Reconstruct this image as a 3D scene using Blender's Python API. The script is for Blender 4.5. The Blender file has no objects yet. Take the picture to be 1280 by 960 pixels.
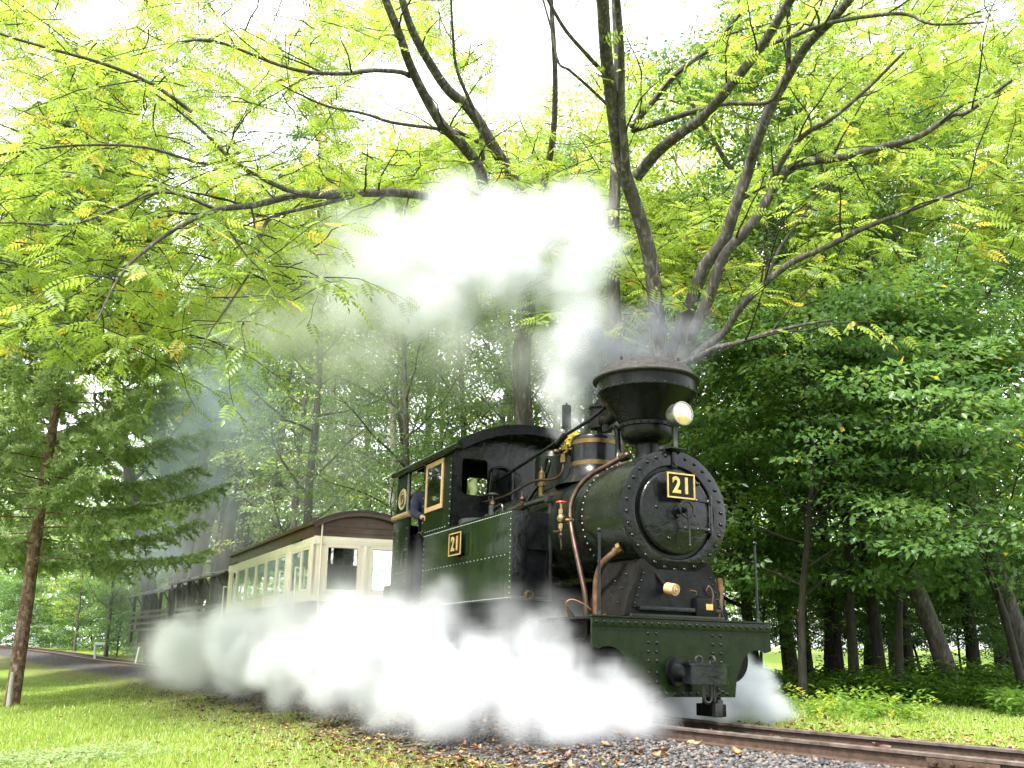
import bpy, bmesh, math, random
import numpy as np
from mathutils import Vector, Matrix, Euler
from mathutils.geometry import tessellate_polygon

# ------------------------------------------------------------------ camera, world, sun, exposure
S = bpy.context.scene
COL = S.collection
R = math.radians
H = 0.585                                     # lens height above the rail heads
FPX, PITCH, ROLL = 1179.25, R(15.575), R(0.208)
cam = bpy.data.cameras.new('camera'); camo = bpy.data.objects.new('camera', cam); COL.objects.link(camo)
cam.sensor_width = 36; cam.lens = 36 * FPX / 1280; cam.clip_start = .05; cam.clip_end = 3000
camo.location = (0, 0, H)
camo.rotation_euler = (Matrix.Rotation(PITCH, 3, 'X') @ Matrix.Rotation(-ROLL, 3, 'Y') @ Matrix.Rotation(R(90), 3, 'X')).to_euler()
S.camera = camo
cam.dof.use_dof = False

SUN_EL, SUN_AZ = 58, 215                      # azimuth: clockwise from +Y
W = bpy.data.worlds.new('World'); S.world = W; W.use_nodes = True
nt = W.node_tree; bg = nt.nodes['Background']
sky = nt.nodes.new('ShaderNodeTexSky'); sky.sky_type = 'NISHITA'; sky.sun_disc = False
sky.sun_elevation = R(SUN_EL); sky.sun_rotation = R(SUN_AZ); sky.air_density = 1.0; sky.dust_density = 5.0; sky.ozone_density = 1.0
hs = nt.nodes.new('ShaderNodeHueSaturation'); hs.inputs['Saturation'].default_value = .22; hs.inputs['Value'].default_value = 1.0
mixw = nt.nodes.new('ShaderNodeMixRGB'); mixw.blend_type = 'MIX'; mixw.inputs[0].default_value = .55
mixw.inputs[2].default_value = (9.0, 9.3, 9.6, 1)      # even cloud deck, same order as the physical sky
nt.links.new(sky.outputs[0], hs.inputs['Color']); nt.links.new(hs.outputs[0], mixw.inputs[1])
nt.links.new(mixw.outputs[0], bg.inputs[0]); bg.inputs[1].default_value = .15
sun = bpy.data.lights.new('sun', 'SUN'); sun.energy = 3.0; sun.angle = R(8); sun.color = (1, .96, .88)
so = bpy.data.objects.new('sun', sun); COL.objects.link(so)
az, el = R(SUN_AZ), R(SUN_EL)
sd = Vector((math.sin(az) * math.cos(el), math.cos(az) * math.cos(el), math.sin(el)))
so.rotation_euler = (-sd).to_track_quat('-Z', 'Y').to_euler(); so.location = sd * 50
S.view_settings.view_transform = 'Standard'; S.view_settings.look = 'None'
S.view_settings.exposure = 1.7; S.view_settings.gamma = 1.0
S.render.engine = 'CYCLES'
cy = S.cycles
cy.use_denoising = True
cy.max_bounces = 8; cy.diffuse_bounces = 3; cy.glossy_bounces = 3; cy.transmission_bounces = 4; cy.transparent_max_bounces = 12
cy.volume_bounces = 8; cy.volume_step_rate = 1.5; cy.volume_max_steps = 256
cy.sample_clamp_indirect = 6; cy.caustics_reflective = False; cy.caustics_refractive = False

rng = np.random.default_rng(7)
rnd = random.Random(11)

# ------------------------------------------------------------------ helpers
def ray(px, py):
    v = Vector(((px - 640) / FPX, 1, -(py - 480) / FPX))
    v = Matrix.Rotation(-ROLL, 3, 'Y') @ v
    return Matrix.Rotation(PITCH, 3, 'X') @ v
def at(px, py, D):
    """world point seen at a photo pixel, D metres in front of the camera (world y)"""
    v = ray(px, py); return Vector((0, 0, H)) + v * (D / v.y)

def tag(o, label=None, cat=None, group=None, kind=None):
    if label: o['label'] = label
    if cat: o['category'] = cat
    if group: o['group'] = group
    if kind: o['kind'] = kind
    return o
def empty(name, loc=(0, 0, 0), rz=0):
    o = bpy.data.objects.new(name, None); COL.objects.link(o); o.location = loc; o.rotation_euler = (0, 0, rz)
    o.empty_display_size = .2
    return o
def copy_tree(o, parent=None):
    c = o.copy(); COL.objects.link(c); c.parent = parent
    for ch in [x for x in bpy.data.objects if x.parent == o]: copy_tree(ch, c)
    return c

class MB:
    """collects shapes for ONE mesh object"""
    def __init__(s): s.bm = bmesh.new()
    def add(s, vs, fs):
        b = [s.bm.verts.new(v) for v in vs]
        for f in fs:
            try: s.bm.faces.new([b[i] for i in f])
            except ValueError: pass
        return b
    def box(s, x0, x1, y0, y1, z0, z1, bev=0.0, M=None):
        t = bmesh.new(); bmesh.ops.create_cube(t, size=1)
        for v in t.verts:
            v.co = Vector(((x0 + x1) / 2 + v.co.x * (x1 - x0), (y0 + y1) / 2 + v.co.y * (y1 - y0), (z0 + z1) / 2 + v.co.z * (z1 - z0)))
        if bev: bmesh.ops.bevel(t, geom=t.edges[:], offset=bev, segments=2, affect='EDGES', profile=.6)
        if M is not None: t.transform(M)
        s._merge(t); return s
    def _merge(s, t):
        t.verts.index_update()
        vs = [v.co.copy() for v in t.verts]; fs = [[v.index for v in f.verts] for f in t.faces]
        t.free(); s.add(vs, fs)
    def lathe(s, prof, n=32, M=None, caps=True):
        """profile (r, h) turned round local Z"""
        M = M or Matrix.Identity(4)
        vs = []; fs = []
        for r, h in prof:
            for k in range(n):
                a = 2 * math.pi * k / n; vs.append(M @ Vector((r * math.cos(a), r * math.sin(a), h)))
        for i in range(len(prof) - 1):
            for k in range(n):
                fs.append((i * n + k, i * n + (k + 1) % n, (i + 1) * n + (k + 1) % n, (i + 1) * n + k))
        if caps:
            if prof[0][0] > 1e-5: fs.append(tuple(range(n))[::-1])
            if prof[-1][0] > 1e-5: fs.append(tuple(range((len(prof) - 1) * n, len(prof) * n)))
        s.add(vs, fs); return s
    def cyl(s, p0, p1, r, n=16, r2=None):
        p0, p1 = Vector(p0), Vector(p1); d = p1 - p0
        M = Matrix.Translation(p0) @ d.to_track_quat('Z', 'Y').to_matrix().to_4x4()
        return s.lathe([(r, 0), (r if r2 is None else r2, d.length)], n, M)
    def ball(s, p, r, n=12, sc=(1, 1, 1)):
        pr = [(max(1e-6, r * math.sin(math.pi * i / 8)), -r * math.cos(math.pi * i / 8)) for i in range(9)]
        return s.lathe(pr, n, Matrix.Translation(p) @ Matrix.Diagonal((*sc, 1)), caps=False)
    def tube(s, pts, r, n=10, smooth=True, closed=False):
        pts = [Vector(p) for p in pts]
        if smooth and len(pts) > 2: pts = crom(pts, 5)
        rs = r if isinstance(r, (list, tuple)) else [r] * len(pts)
        if len(rs) != len(pts): rs = list(np.interp(np.linspace(0, 1, len(pts)), np.linspace(0, 1, len(rs)), rs))
        vs = []; fs = []; up = Vector((.13, .21, 1)).normalized()
        for i, p in enumerate(pts):
            t = (pts[min(i + 1, len(pts) - 1)] - pts[max(i - 1, 0)]).normalized()
            a = up - t * up.dot(t)
            if a.length < .1: a = Vector((1, 0, 0)) - t * t.x
            a.normalize(); b = t.cross(a); up = a
            for k in range(n):
                q = 2 * math.pi * k / n; vs.append(p + (a * math.cos(q) + b * math.sin(q)) * rs[i])
        m = len(pts)
        for i in range(m - 1):
            for k in range(n): fs.append((i * n + k, i * n + (k + 1) % n, (i + 1) * n + (k + 1) % n, (i + 1) * n + k))
        fs.append(tuple(range(n))[::-1]); fs.append(tuple(range((m - 1) * n, m * n)))
        s.add(vs, fs); return s
    def torus(s, c, R_, r, axis='X', n=28, k=8, arc=1.0):
        vs = []; fs = []; m = n if arc >= 1 else n + 1
        for i in range(m):
            a = 2 * math.pi * arc * i / n
            for j in range(k):
                b = 2 * math.pi * j / k; q = R_ + r * math.cos(b); h = r * math.sin(b)
                u, w = q * math.cos(a), q * math.sin(a)
                vs.append(Vector(c) + Vector({'X': (h, u, w), 'Y': (u, h, w), 'Z': (u, w, h)}[axis]))
        for i in range(n if arc >= 1 else n):
            if arc < 1 and i == n: break
            for j in range(k): fs.append((i * k + j, i * k + (j + 1) % k, ((i + 1) % m) * k + (j + 1) % k, ((i + 1) % m) * k + j))
        s.add(vs, fs); return s
    def prism(s, outer, holes, t0, t1, M):
        """2D outline with holes, extruded t0..t1 along local Z, placed by M"""
        loops = [outer] + list(holes); flat = [p for l in loops for p in l]
        tri = tessellate_polygon([[Vector((p[0], p[1], 0)) for p in l] for l in loops])
        n = len(flat)
        vs = [M @ Vector((p[0], p[1], t0)) for p in flat] + [M @ Vector((p[0], p[1], t1)) for p in flat]
        fs = [tuple(t) for t in tri] + [tuple(i + n for i in t)[::-1] for t in tri]
        o = 0
        for l in loops:
            m = len(l)
            for i in range(m): fs.append((o + i, o + (i + 1) % m, o + (i + 1) % m + n, o + i + n))
            o += m
        s.add(vs, fs); return s
    def build(s, name, mat, parent=None, smooth=35):
        bmesh.ops.recalc_face_normals(s.bm, faces=s.bm.faces[:])
        me = bpy.data.meshes.new(name); s.bm.to_mesh(me); s.bm.free()
        return fin(name, me, mat, parent, smooth)
def fin(name, me, mat, parent=None, smooth=35):
    if mat: me.materials.append(mat)
    if smooth:
        me.polygons.foreach_set('use_smooth', np.ones(len(me.polygons), bool))
        me.set_sharp_from_angle(angle=R(smooth))
    o = bpy.data.objects.new(name, me); COL.objects.link(o)
    if parent: o.parent = parent
    return o
def crom(P, k):
    out = []
    for i in range(len(P) - 1):
        a, b, c, d = P[max(i - 1, 0)], P[i], P[i + 1], P[min(i + 2, len(P) - 1)]
        for j in range(k):
            t = j / k
            out.append(.5 * ((2 * b) + (c - a) * t + (2 * a - 5 * b + 4 * c - d) * t * t + (3 * b - a - 3 * c + d) * t ** 3))
    out.append(P[-1]); return out
def np_mesh(name, V, F, attr=None, mat=None, parent=None, smooth=False):
    """V (n,3), F (m,k) -> mesh object; attr: float per face"""
    me = bpy.data.meshes.new(name); V = np.asarray(V, np.float32); F = np.asarray(F, np.int32)
    m, k = F.shape
    me.vertices.add(len(V)); me.vertices.foreach_set('co', V.ravel())
    me.loops.add(m * k); me.loops.foreach_set('vertex_index', F.ravel())
    me.polygons.add(m); me.polygons.foreach_set('loop_start', np.arange(0, m * k, k, dtype=np.int32))
    me.update(calc_edges=True)
    if attr is not None:
        a = me.attributes.new('rnd', 'FLOAT', 'FACE'); a.data.foreach_set('value', np.asarray(attr, np.float32))
    if mat: me.materials.append(mat)
    if smooth: me.polygons.foreach_set('use_smooth', np.ones(m, bool))
    o = bpy.data.objects.new(name, me); COL.objects.link(o)
    if parent: o.parent = parent
    return o

# ------------------------------------------------------------------ materials
MAT = {}
def nn(t, typ, **kw):
    n = t.nodes.new(typ)
    for k, v in kw.items(): setattr(n, k, v)
    return n
def ramp(t, fac, stops):
    r = nn(t, 'ShaderNodeValToRGB'); e = r.color_ramp.elements
    while len(e) < len(stops): e.new(.5)
    for q, (p, c) in zip(e, stops): q.position = p; q.color = (*c, 1) if len(c) == 3 else c
    t.links.new(fac, r.inputs[0]); return r.outputs[0]
def noise(t, scale, det=4, rough=.55, vec=None, dist=0):
    n = nn(t, 'ShaderNodeTexNoise'); n.inputs['Scale'].default_value = scale; n.inputs['Detail'].default_value = det
    n.inputs['Roughness'].default_value = rough; n.inputs['Distortion'].default_value = dist
    if vec: t.links.new(vec, n.inputs['Vector'])
    return n.outputs[0]
def objco(t, sc=(1, 1, 1)):
    c = nn(t, 'ShaderNodeTexCoord'); m = nn(t, 'ShaderNodeMapping'); m.inputs['Scale'].default_value = sc
    t.links.new(c.outputs['Object'], m.inputs['Vector']); return m.outputs[0]
def geoco(t, sc=(1, 1, 1)):
    c = nn(t, 'ShaderNodeNewGeometry'); m = nn(t, 'ShaderNodeMapping'); m.inputs['Scale'].default_value = sc
    t.links.new(c.outputs['Position'], m.inputs['Vector']); return m.outputs[0]
def bump(t, h, strength, dist=.01, nrm=None):
    b = nn(t, 'ShaderNodeBump'); b.inputs['Strength'].default_value = strength; b.inputs['Distance'].default_value = dist
    t.links.new(h, b.inputs['Height'])
    if nrm: t.links.new(nrm, b.inputs['Normal'])
    return b.outputs[0]
def mat(name, c1, c2=None, rough=(.4, .6), metal=0, scale=6, bmp=0, bscale=None, sc=(1, 1, 1), coat=0, spec=.5, co=objco, bdist=.01, lo=.35, hi=.65, det=6):
    m = bpy.data.materials.new(name); m.use_nodes = True; t = m.node_tree; p = t.nodes['Principled BSDF']
    v = co(t, sc); n = noise(t, scale, det, .6, v)
    t.links.new(ramp(t, n, [(lo, c1), (hi, c2 or c1)]), p.inputs['Base Color'])
    n2 = noise(t, scale * 1.7 + 1.3, 5, .6, v)
    mr = nn(t, 'ShaderNodeMapRange'); mr.inputs[1].default_value = .3; mr.inputs[2].default_value = .7
    mr.inputs[3].default_value, mr.inputs[4].default_value = rough
    t.links.new(n2, mr.inputs[0]); t.links.new(mr.outputs[0], p.inputs['Roughness'])
    p.inputs['Metallic'].default_value = metal; p.inputs['Coat Weight'].default_value = coat; p.inputs['Coat Roughness'].default_value = .08
    p.inputs['Specular IOR Level'].default_value = spec
    if bmp: t.links.new(bump(t, noise(t, bscale or scale * 4, 5, .6, v), bmp, bdist), p.inputs['Normal'])
    MAT[name] = m; return m

mat('green_paint', (.0045, .0105, .0028), (.010, .019, .005), (.08, .24), scale=6, sc=(1, 1, .18), bmp=.12, bscale=3, coat=0, bdist=.02, spec=.13)
mat('wet_green_paint', (.0035, .0085, .0022), (.008, .015, .004), (.06, .2), scale=9, bmp=.45, bscale=120, coat=0, bdist=.003, spec=.18)
_m = MAT['green_paint']; _t = _m.node_tree; _p = _t.nodes['Principled BSDF']; _old = _p.inputs['Base Color'].links[0].from_socket
_run = noise(_t, 7, 5, .65, objco(_t, (3.5, 3.5, .35))); _bl = noise(_t, 1.6, 5, .6, objco(_t))
_mx = nn(_t, 'ShaderNodeMixRGB'); _t.links.new(ramp(_t, _run, [(.50, (0, 0, 0)), (.72, (.55, .55, .55))]), _mx.inputs[0]); _t.links.new(_old, _mx.inputs[1]); _mx.inputs[2].default_value = (.030, .034, .026, 1)
_m2 = nn(_t, 'ShaderNodeMixRGB'); _t.links.new(ramp(_t, _bl, [(.48, (0, 0, 0)), (.68, (.7, .7, .7))]), _m2.inputs[0]); _t.links.new(_mx.outputs[0], _m2.inputs[1]); _m2.inputs[2].default_value = (.006, .007, .005, 1); _t.links.new(_m2.outputs[0], _p.inputs['Base Color'])
mat('boiler_paint', (.0045, .007, .004), (.012, .014, .010), (.14, .34), scale=4, bmp=.1, bscale=7, spec=.16)
mat('black_gloss', (.003, .0035, .004), (.008, .009, .010), (.08, .26), scale=9, bmp=.5, bscale=13, coat=0, bdist=.008, spec=.32)
mat('wet_black', (.003, .0034, .004), (.007, .008, .009), (.05, .2), scale=9, bmp=.6, bscale=7, coat=0, bdist=.02, spec=.3)
mat('black_paint', (.003, .0034, .004), (.008, .009, .010), (.15, .36), spec=.13, scale=8, bmp=.2, bscale=25)
mat('soot_black', (.007, .006, .006), (.024, .019, .017), (.6, .9), scale=14, bmp=.4, bscale=40)
mat('stack_black', (.004, .005, .004), (.009, .010, .009), (.18, .38), spec=.15, scale=7, bmp=.15, bscale=30)
mat('grimy_black', (.004, .004, .004), (.010, .009, .008), (.4, .7), spec=.12, scale=9, bmp=.3)
mat('brass', (.24, .16, .07), (.40, .29, .14), (.2, .45), metal=1, scale=16, bmp=.1)
mat('old_brass', (.10, .065, .025), (.19, .13, .055), (.35, .6), metal=1, scale=12, bmp=.15)
mat('copper', (.11, .06, .04), (.22, .12, .08), (.35, .6), metal=.9, scale=14, bmp=.1)
mat('dull_copper', (.045, .028, .022), (.10, .065, .05), (.35, .6), metal=.9, scale=10, bmp=.15)
mat('emblem_brass', (.30, .25, .15), (.44, .38, .25), (.45, .6), metal=.2, scale=30)
mat('brass_leaf', (.40, .27, .07), (.54, .39, .12), (.3, .45), metal=.5, scale=20)
mat('varnished_wood', (.34, .20, .10), (.48, .31, .17), (.35, .55), scale=14, sc=(1, 1, 6), bmp=.1)
mat('worn_timber', (.20, .12, .06), (.36, .25, .14), (.6, .8), scale=10, sc=(1, 5, 5), bmp=.3)
mat('red_enamel', (.42, .02, .015), (.5, .04, .03), (.25, .4), scale=10)
mat('steel', (.22, .22, .22), (.34, .34, .34), (.3, .5), metal=1, scale=10, bmp=.1)
mat('dark_steel', (.035, .036, .038), (.07, .07, .07), (.3, .5), metal=.8, scale=10, bmp=.2)
mat('rail_side', (.035, .020, .013), (.075, .042, .026), (.65, .9), scale=18, bmp=.5, bscale=50, co=geoco)
mat('rail_head', (.12, .085, .07), (.25, .20, .18), (.3, .55), metal=.7, scale=9, bmp=.2, bscale=40, co=geoco)
mat('sleeper_wood', (.05, .035, .024), (.12, .085, .06), (.8, .95), scale=12, sc=(1, 1, 1), bmp=.6)
mat('cream_paint', (.84, .73, .61), (.90, .81, .70), (.35, .55), scale=5, bmp=.06)
mat('brown_paint', (.070, .035, .024), (.12, .06, .042), (.25, .5), scale=6, sc=(1, 1, 3), bmp=.12)
mat('dark_roof', (.028, .026, .026), (.06, .055, .05), (.5, .75), scale=8, bmp=.2)
mat('wagon_wood', (.02, .016, .013), (.05, .04, .032), (.7, .9), scale=9, sc=(5, 1, 1), bmp=.3)
mat('interior_wood', (.16, .10, .05), (.25, .17, .10), (.5, .7), scale=9, bmp=.1)
mat('white_paint', (.70, .70, .68), (.82, .82, .80), (.5, .7), scale=6)
mat('weathered_wood', (.25, .24, .22), (.45, .43, .40), (.8, .95), scale=9, sc=(6, 6, 1), bmp=.4)
mat('navy_cloth', (.006, .008, .026), (.014, .016, .045), (.8, .95), scale=20, bmp=.3, bscale=60)
mat('dark_cloth', (.012, .013, .02), (.02, .02, .03), (.85, .95), scale=20, bmp=.3)
mat('white_cloth', (.7, .72, .74), (.8, .8, .8), (.8, .9), scale=20)
mat('skin', (.45, .24, .17), (.52, .30, .22), (.45, .6), scale=12)
mat('hair', (.02, .015, .012), (.04, .03, .02), (.5, .7), scale=60)
mat('distant_wall', (.55, .56, .58), (.68, .69, .70), (.7, .9), scale=2)
mat('blue_wall', (.25, .36, .55), (.32, .45, .62), (.7, .9), scale=2)

def glass(name, tint=(.9, .95, .92), gl=.16):
    m = bpy.data.materials.new(name); m.use_nodes = True; t = m.node_tree; t.nodes.clear()
    o = nn(t, 'ShaderNodeOutputMaterial'); tr = nn(t, 'ShaderNodeBsdfTransparent'); tr.inputs[0].default_value = (*tint, 1)
    g = nn(t, 'ShaderNodeBsdfGlossy'); g.inputs['Roughness'].default_value = .02; g.inputs['Color'].default_value = (.9, .95, .95, 1)
    fr = nn(t, 'ShaderNodeFresnel'); fr.inputs[0].default_value = 1.9
    ad = nn(t, 'ShaderNodeMath', operation='ADD'); ad.inputs[1].default_value = gl; ad.use_clamp = True
    mx = nn(t, 'ShaderNodeMixShader')
    t.links.new(fr.outputs[0], ad.inputs[0]); t.links.new(ad.outputs[0], mx.inputs[0]); t.links.new(tr.outputs[0], mx.inputs[1]); t.links.new(g.outputs[0], mx.inputs[2])
    t.links.new(mx.outputs[0], o.inputs[0]); MAT[name] = m
glass('pane_glass'); glass('coach_glass', (.6, .66, .6), .5)
m = mat('lamp_glow', (1, .8, .5), (1, .85, .6), (.1, .2)); p = m.node_tree.nodes['Principled BSDF']
t = m.node_tree; gn = noise(t, 14, 3, .5, objco(t))
t.links.new(ramp(t, gn, [(.42, (.85, .48, .16)), (.66, (1, .85, .5))]), p.inputs['Emission Color'])
p.inputs['Emission Strength'].default_value = .3

def leafmat(name, cols, trans=.5, gloss=.06, tcol=1.25):
    """leaf shader: per-leaf colour from the face attribute, light passes through"""
    m = bpy.data.materials.new(name); m.use_nodes = True; t = m.node_tree; t.nodes.clear()
    o = nn(t, 'ShaderNodeOutputMaterial'); a = nn(t, 'ShaderNodeAttribute', attribute_name='rnd', attribute_type='GEOMETRY')
    c = ramp(t, a.outputs['Fac'], cols)
    d = nn(t, 'ShaderNodeBsdfDiffuse'); tr = nn(t, 'ShaderNodeBsdfTranslucent'); g = nn(t, 'ShaderNodeBsdfGlossy'); g.inputs['Roughness'].default_value = .38
    g.inputs['Color'].default_value = (.8, .85, .85, 1)
    mulc = nn(t, 'ShaderNodeMixRGB', blend_type='MULTIPLY'); mulc.inputs[0].default_value = 1
    mulc.inputs[2].default_value = (1.2 * tcol, 1.12 * tcol, .8 * tcol, 1)
    t.links.new(c, d.inputs[0]); t.links.new(c, mulc.inputs[1]); t.links.new(mulc.outputs[0], tr.inputs[0])
    m1 = nn(t, 'ShaderNodeMixShader'); m1.inputs[0].default_value = trans
    t.links.new(d.outputs[0], m1.inputs[1]); t.links.new(tr.outputs[0], m1.inputs[2])
    m2 = nn(t, 'ShaderNodeMixShader'); m2.inputs[0].default_value = gloss
    t.links.new(m1.outputs[0], m2.inputs[1]); t.links.new(g.outputs[0], m2.inputs[2]); t.links.new(m2.outputs[0], o.inputs[0])
    MAT[name] = m; return m
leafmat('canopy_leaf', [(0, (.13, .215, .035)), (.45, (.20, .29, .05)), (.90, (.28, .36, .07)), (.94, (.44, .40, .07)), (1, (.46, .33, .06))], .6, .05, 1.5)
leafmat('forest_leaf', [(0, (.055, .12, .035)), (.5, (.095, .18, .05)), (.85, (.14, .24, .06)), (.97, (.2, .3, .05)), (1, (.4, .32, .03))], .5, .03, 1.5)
leafmat('pale_leaf', [(0, (.11, .20, .055)), (.5, (.16, .27, .08)), (.97, (.24, .34, .10)), (1, (.45, .38, .08))], .5, .08, 1.3)
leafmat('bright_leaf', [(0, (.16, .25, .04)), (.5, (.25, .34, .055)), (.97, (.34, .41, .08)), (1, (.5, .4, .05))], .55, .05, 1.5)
leafmat('spruce_needle', [(0, (.20, .29, .12)), (.6, (.33, .44, .20)), (1, (.46, .56, .32))], .46, .06, 1.1)
leafmat('grass_blade', [(0, (.17, .26, .035)), (.5, (.28, .38, .065)), (.9, (.38, .46, .11)), (1, (.46, .44, .2))], .45, .05, 1.3)
leafmat('herb_leaf', [(0, (.06, .13, .02)), (.6, (.12, .23, .03)), (.9, (.22, .32, .04)), (1, (.4, .38, .05))], .45, .06, 1.4)
leafmat('litter_leaf', [(0, (.035, .018, .012)), (.35, (.09, .038, .018)), (.6, (.16, .075, .035)), (.82, (.27, .18, .10)), (.94, (.40, .29, .06)), (1, (.30, .09, .03))], .15, .06, 1.0)

def bark(name, a, b, c, zs=.25, scale=22, bm=.8, bands=None):
    m = bpy.data.materials.new(name); m.use_nodes = True; t = m.node_tree; p = t.nodes['Principled BSDF']
    v = geoco(t, (1, 1, zs)); n = noise(t, scale, 8, .65, v, .6); n2 = noise(t, 3.1, 4, .6, geoco(t))
    col = ramp(t, n, [(.33, a), (.52, b), (.72, c)])
    if bands:
        col2 = ramp(t, n2, [(.45, (0, 0, 0)), (.62, (1, 1, 1))])
        mx = nn(t, 'ShaderNodeMixRGB'); t.links.new(col2, mx.inputs[0]); t.links.new(col, mx.inputs[1]); mx.inputs[2].default_value = (*bands, 1); col = mx.outputs[0]
    t.links.new(col, p.inputs['Base Color']); p.inputs['Roughness'].default_value = .88
    t.links.new(bump(t, n, bm, .02), p.inputs['Normal']); MAT[name] = m
bark('walnut_bark', (.020, .017, .014), (.055, .048, .040), (.22, .21, .19), scale=16)
bark('dark_bark', (.010, .008, .006), (.022, .018, .014), (.05, .042, .034))
bark('spruce_bark', (.05, .022, .015), (.16, .09, .07), (.40, .33, .30), zs=.55, scale=17, bm=1.0)
bark('birch_bark', (.10, .09, .08), (.48, .46, .42), (.68, .66, .62), zs=2.5, scale=5, bm=.3)
bark('grey_bark', (.03, .026, .022), (.085, .075, .065), (.2, .18, .16))

# ------------------------------------------------------------------ the track line and the ground
TP = [(14, -11, 0), (9, -3.5, 0), (6.5, .3, 0), (3.05, 5.57, 0), (1.42, 8.08, 0), (.37, 10.37, 0), (-.72, 12.67, 0), (-2.38, 15.31, 0), (-5.3, 20.95, .02),
      (-8.3, 25.5, .06), (-10.9, 29.3, .1), (-13.6, 33, .16), (-17.6, 38, .36), (-22.8, 44, .55), (-29, 49, .62), (-45, 57, .65), (-80, 70, .65)]
TL = np.array([tuple(p) for p in crom([Vector(p) for p in TP], 12)])
SEG = np.r_[0, np.cumsum(np.linalg.norm(np.diff(TL[:, :2], axis=0), axis=1))]
def track_at(s):
    return np.array([np.interp(s, SEG, TL[:, i]) for i in range(3)])
def dist_track(X, Y):
    """signed distance (positive on the camera's side) and rail level beside the nearest point"""
    X = np.asarray(X, float).ravel(); Y = np.asarray(Y, float).ravel(); D = np.full(X.shape, 1e9); Z = np.zeros(X.shape); SG = np.ones(X.shape)
    for i in range(len(TL) - 1):
        a, b = TL[i], TL[i + 1]; d = b[:2] - a[:2]; L2 = d @ d
        tt = np.clip(((X - a[0]) * d[0] + (Y - a[1]) * d[1]) / L2, 0, 1)
        ex, ey = X - a[0] - tt * d[0], Y - a[1] - tt * d[1]; q = np.hypot(ex, ey); k = q < D
        D[k] = q[k]; Z[k] = (a[2] + tt * (b[2] - a[2]))[k]; SG[k] = np.sign(d[0] * ey - d[1] * ex)[k]
    return D * SG, Z
def vnoise(X, Y, sc, seed=0):
    r = np.random.default_rng(seed); o = np.zeros(np.shape(X)); 
    for k in range(5):
        a = r.uniform(0, 6.28); f = sc * r.uniform(.7, 1.6); o = o + np.sin(f * (X * np.cos(a) + Y * np.sin(a)) + r.uniform(0, 6.28))
    return o / 5
_s = dist_track(np.array([0.]), np.array([0.]))[0][0]
CS = 1 if _s > 0 else -1
def ground(X, Y):
    X = np.asarray(X, float); Y = np.asarray(Y, float); sh = X.shape
    d, z = dist_track(X, Y); d = d.reshape(sh) * CS; z = z.reshape(sh); a = np.abs(d)
    g_cam = np.interp(a, [0, .30, .5, .75, 1.3, 2.0, 3.2, 5, 12, 40], [.085, .085, .10, .085, .13, .20, .34, .44, .50, .55])
    g_far = np.interp(a, [0, .30, .5, .8, 1.3, 3, 12, 60], [.085, .085, .095, .10, .12, .15, .2, .3])
    g = np.where(d > 0, g_cam, g_far)
    h = z - g + .022 * vnoise(X, Y, 1.1, 3) * np.clip(a - .9, 0, 1) + .05 * vnoise(X, Y, .35, 4) * np.clip((a - 3) / 4, 0, 1)
    return h
def gz(x, y): return float(ground(np.array([x]), np.array([y]))[0])

def axis(lo, hi, c, n, fine):
    u = np.linspace(-1, 1, n); k = 4.2; s = np.sinh(k * u) / np.sinh(k)
    v = np.where(s < 0, c + s * (c - lo), c + s * (hi - c)); return v
gx = np.r_[-900, -400, -200, -120, -80, np.arange(-60, -24, 1.5), np.arange(-24, -9, .4), np.arange(-9, 7, .13), np.arange(7, 30, .6), 34, 40, 55, 80, 120, 200, 400, 900]
gy = np.r_[-900, -300, -100, -50, -30, -20, np.arange(-14, 3, .5), np.arange(3, 16, .13), np.arange(16, 34, .35), np.arange(34, 64, 1.2), 70, 80, 100, 130, 180, 260, 400, 700, 1200]
GX, GY = np.meshgrid(gx, gy); GZ = ground(GX, GY)
GZ = np.where(GY > 60, GZ - .0 * GY, GZ)
nx, ny = len(gx), len(gy)
V = np.c_[GX.ravel(), GY.ravel(), GZ.ravel()]
I = np.arange(nx * ny).reshape(ny, nx)
F = np.c_[I[:-1, :-1].ravel(), I[:-1, 1:].ravel(), I[1:, 1:].ravel(), I[1:, :-1].ravel()]
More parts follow.
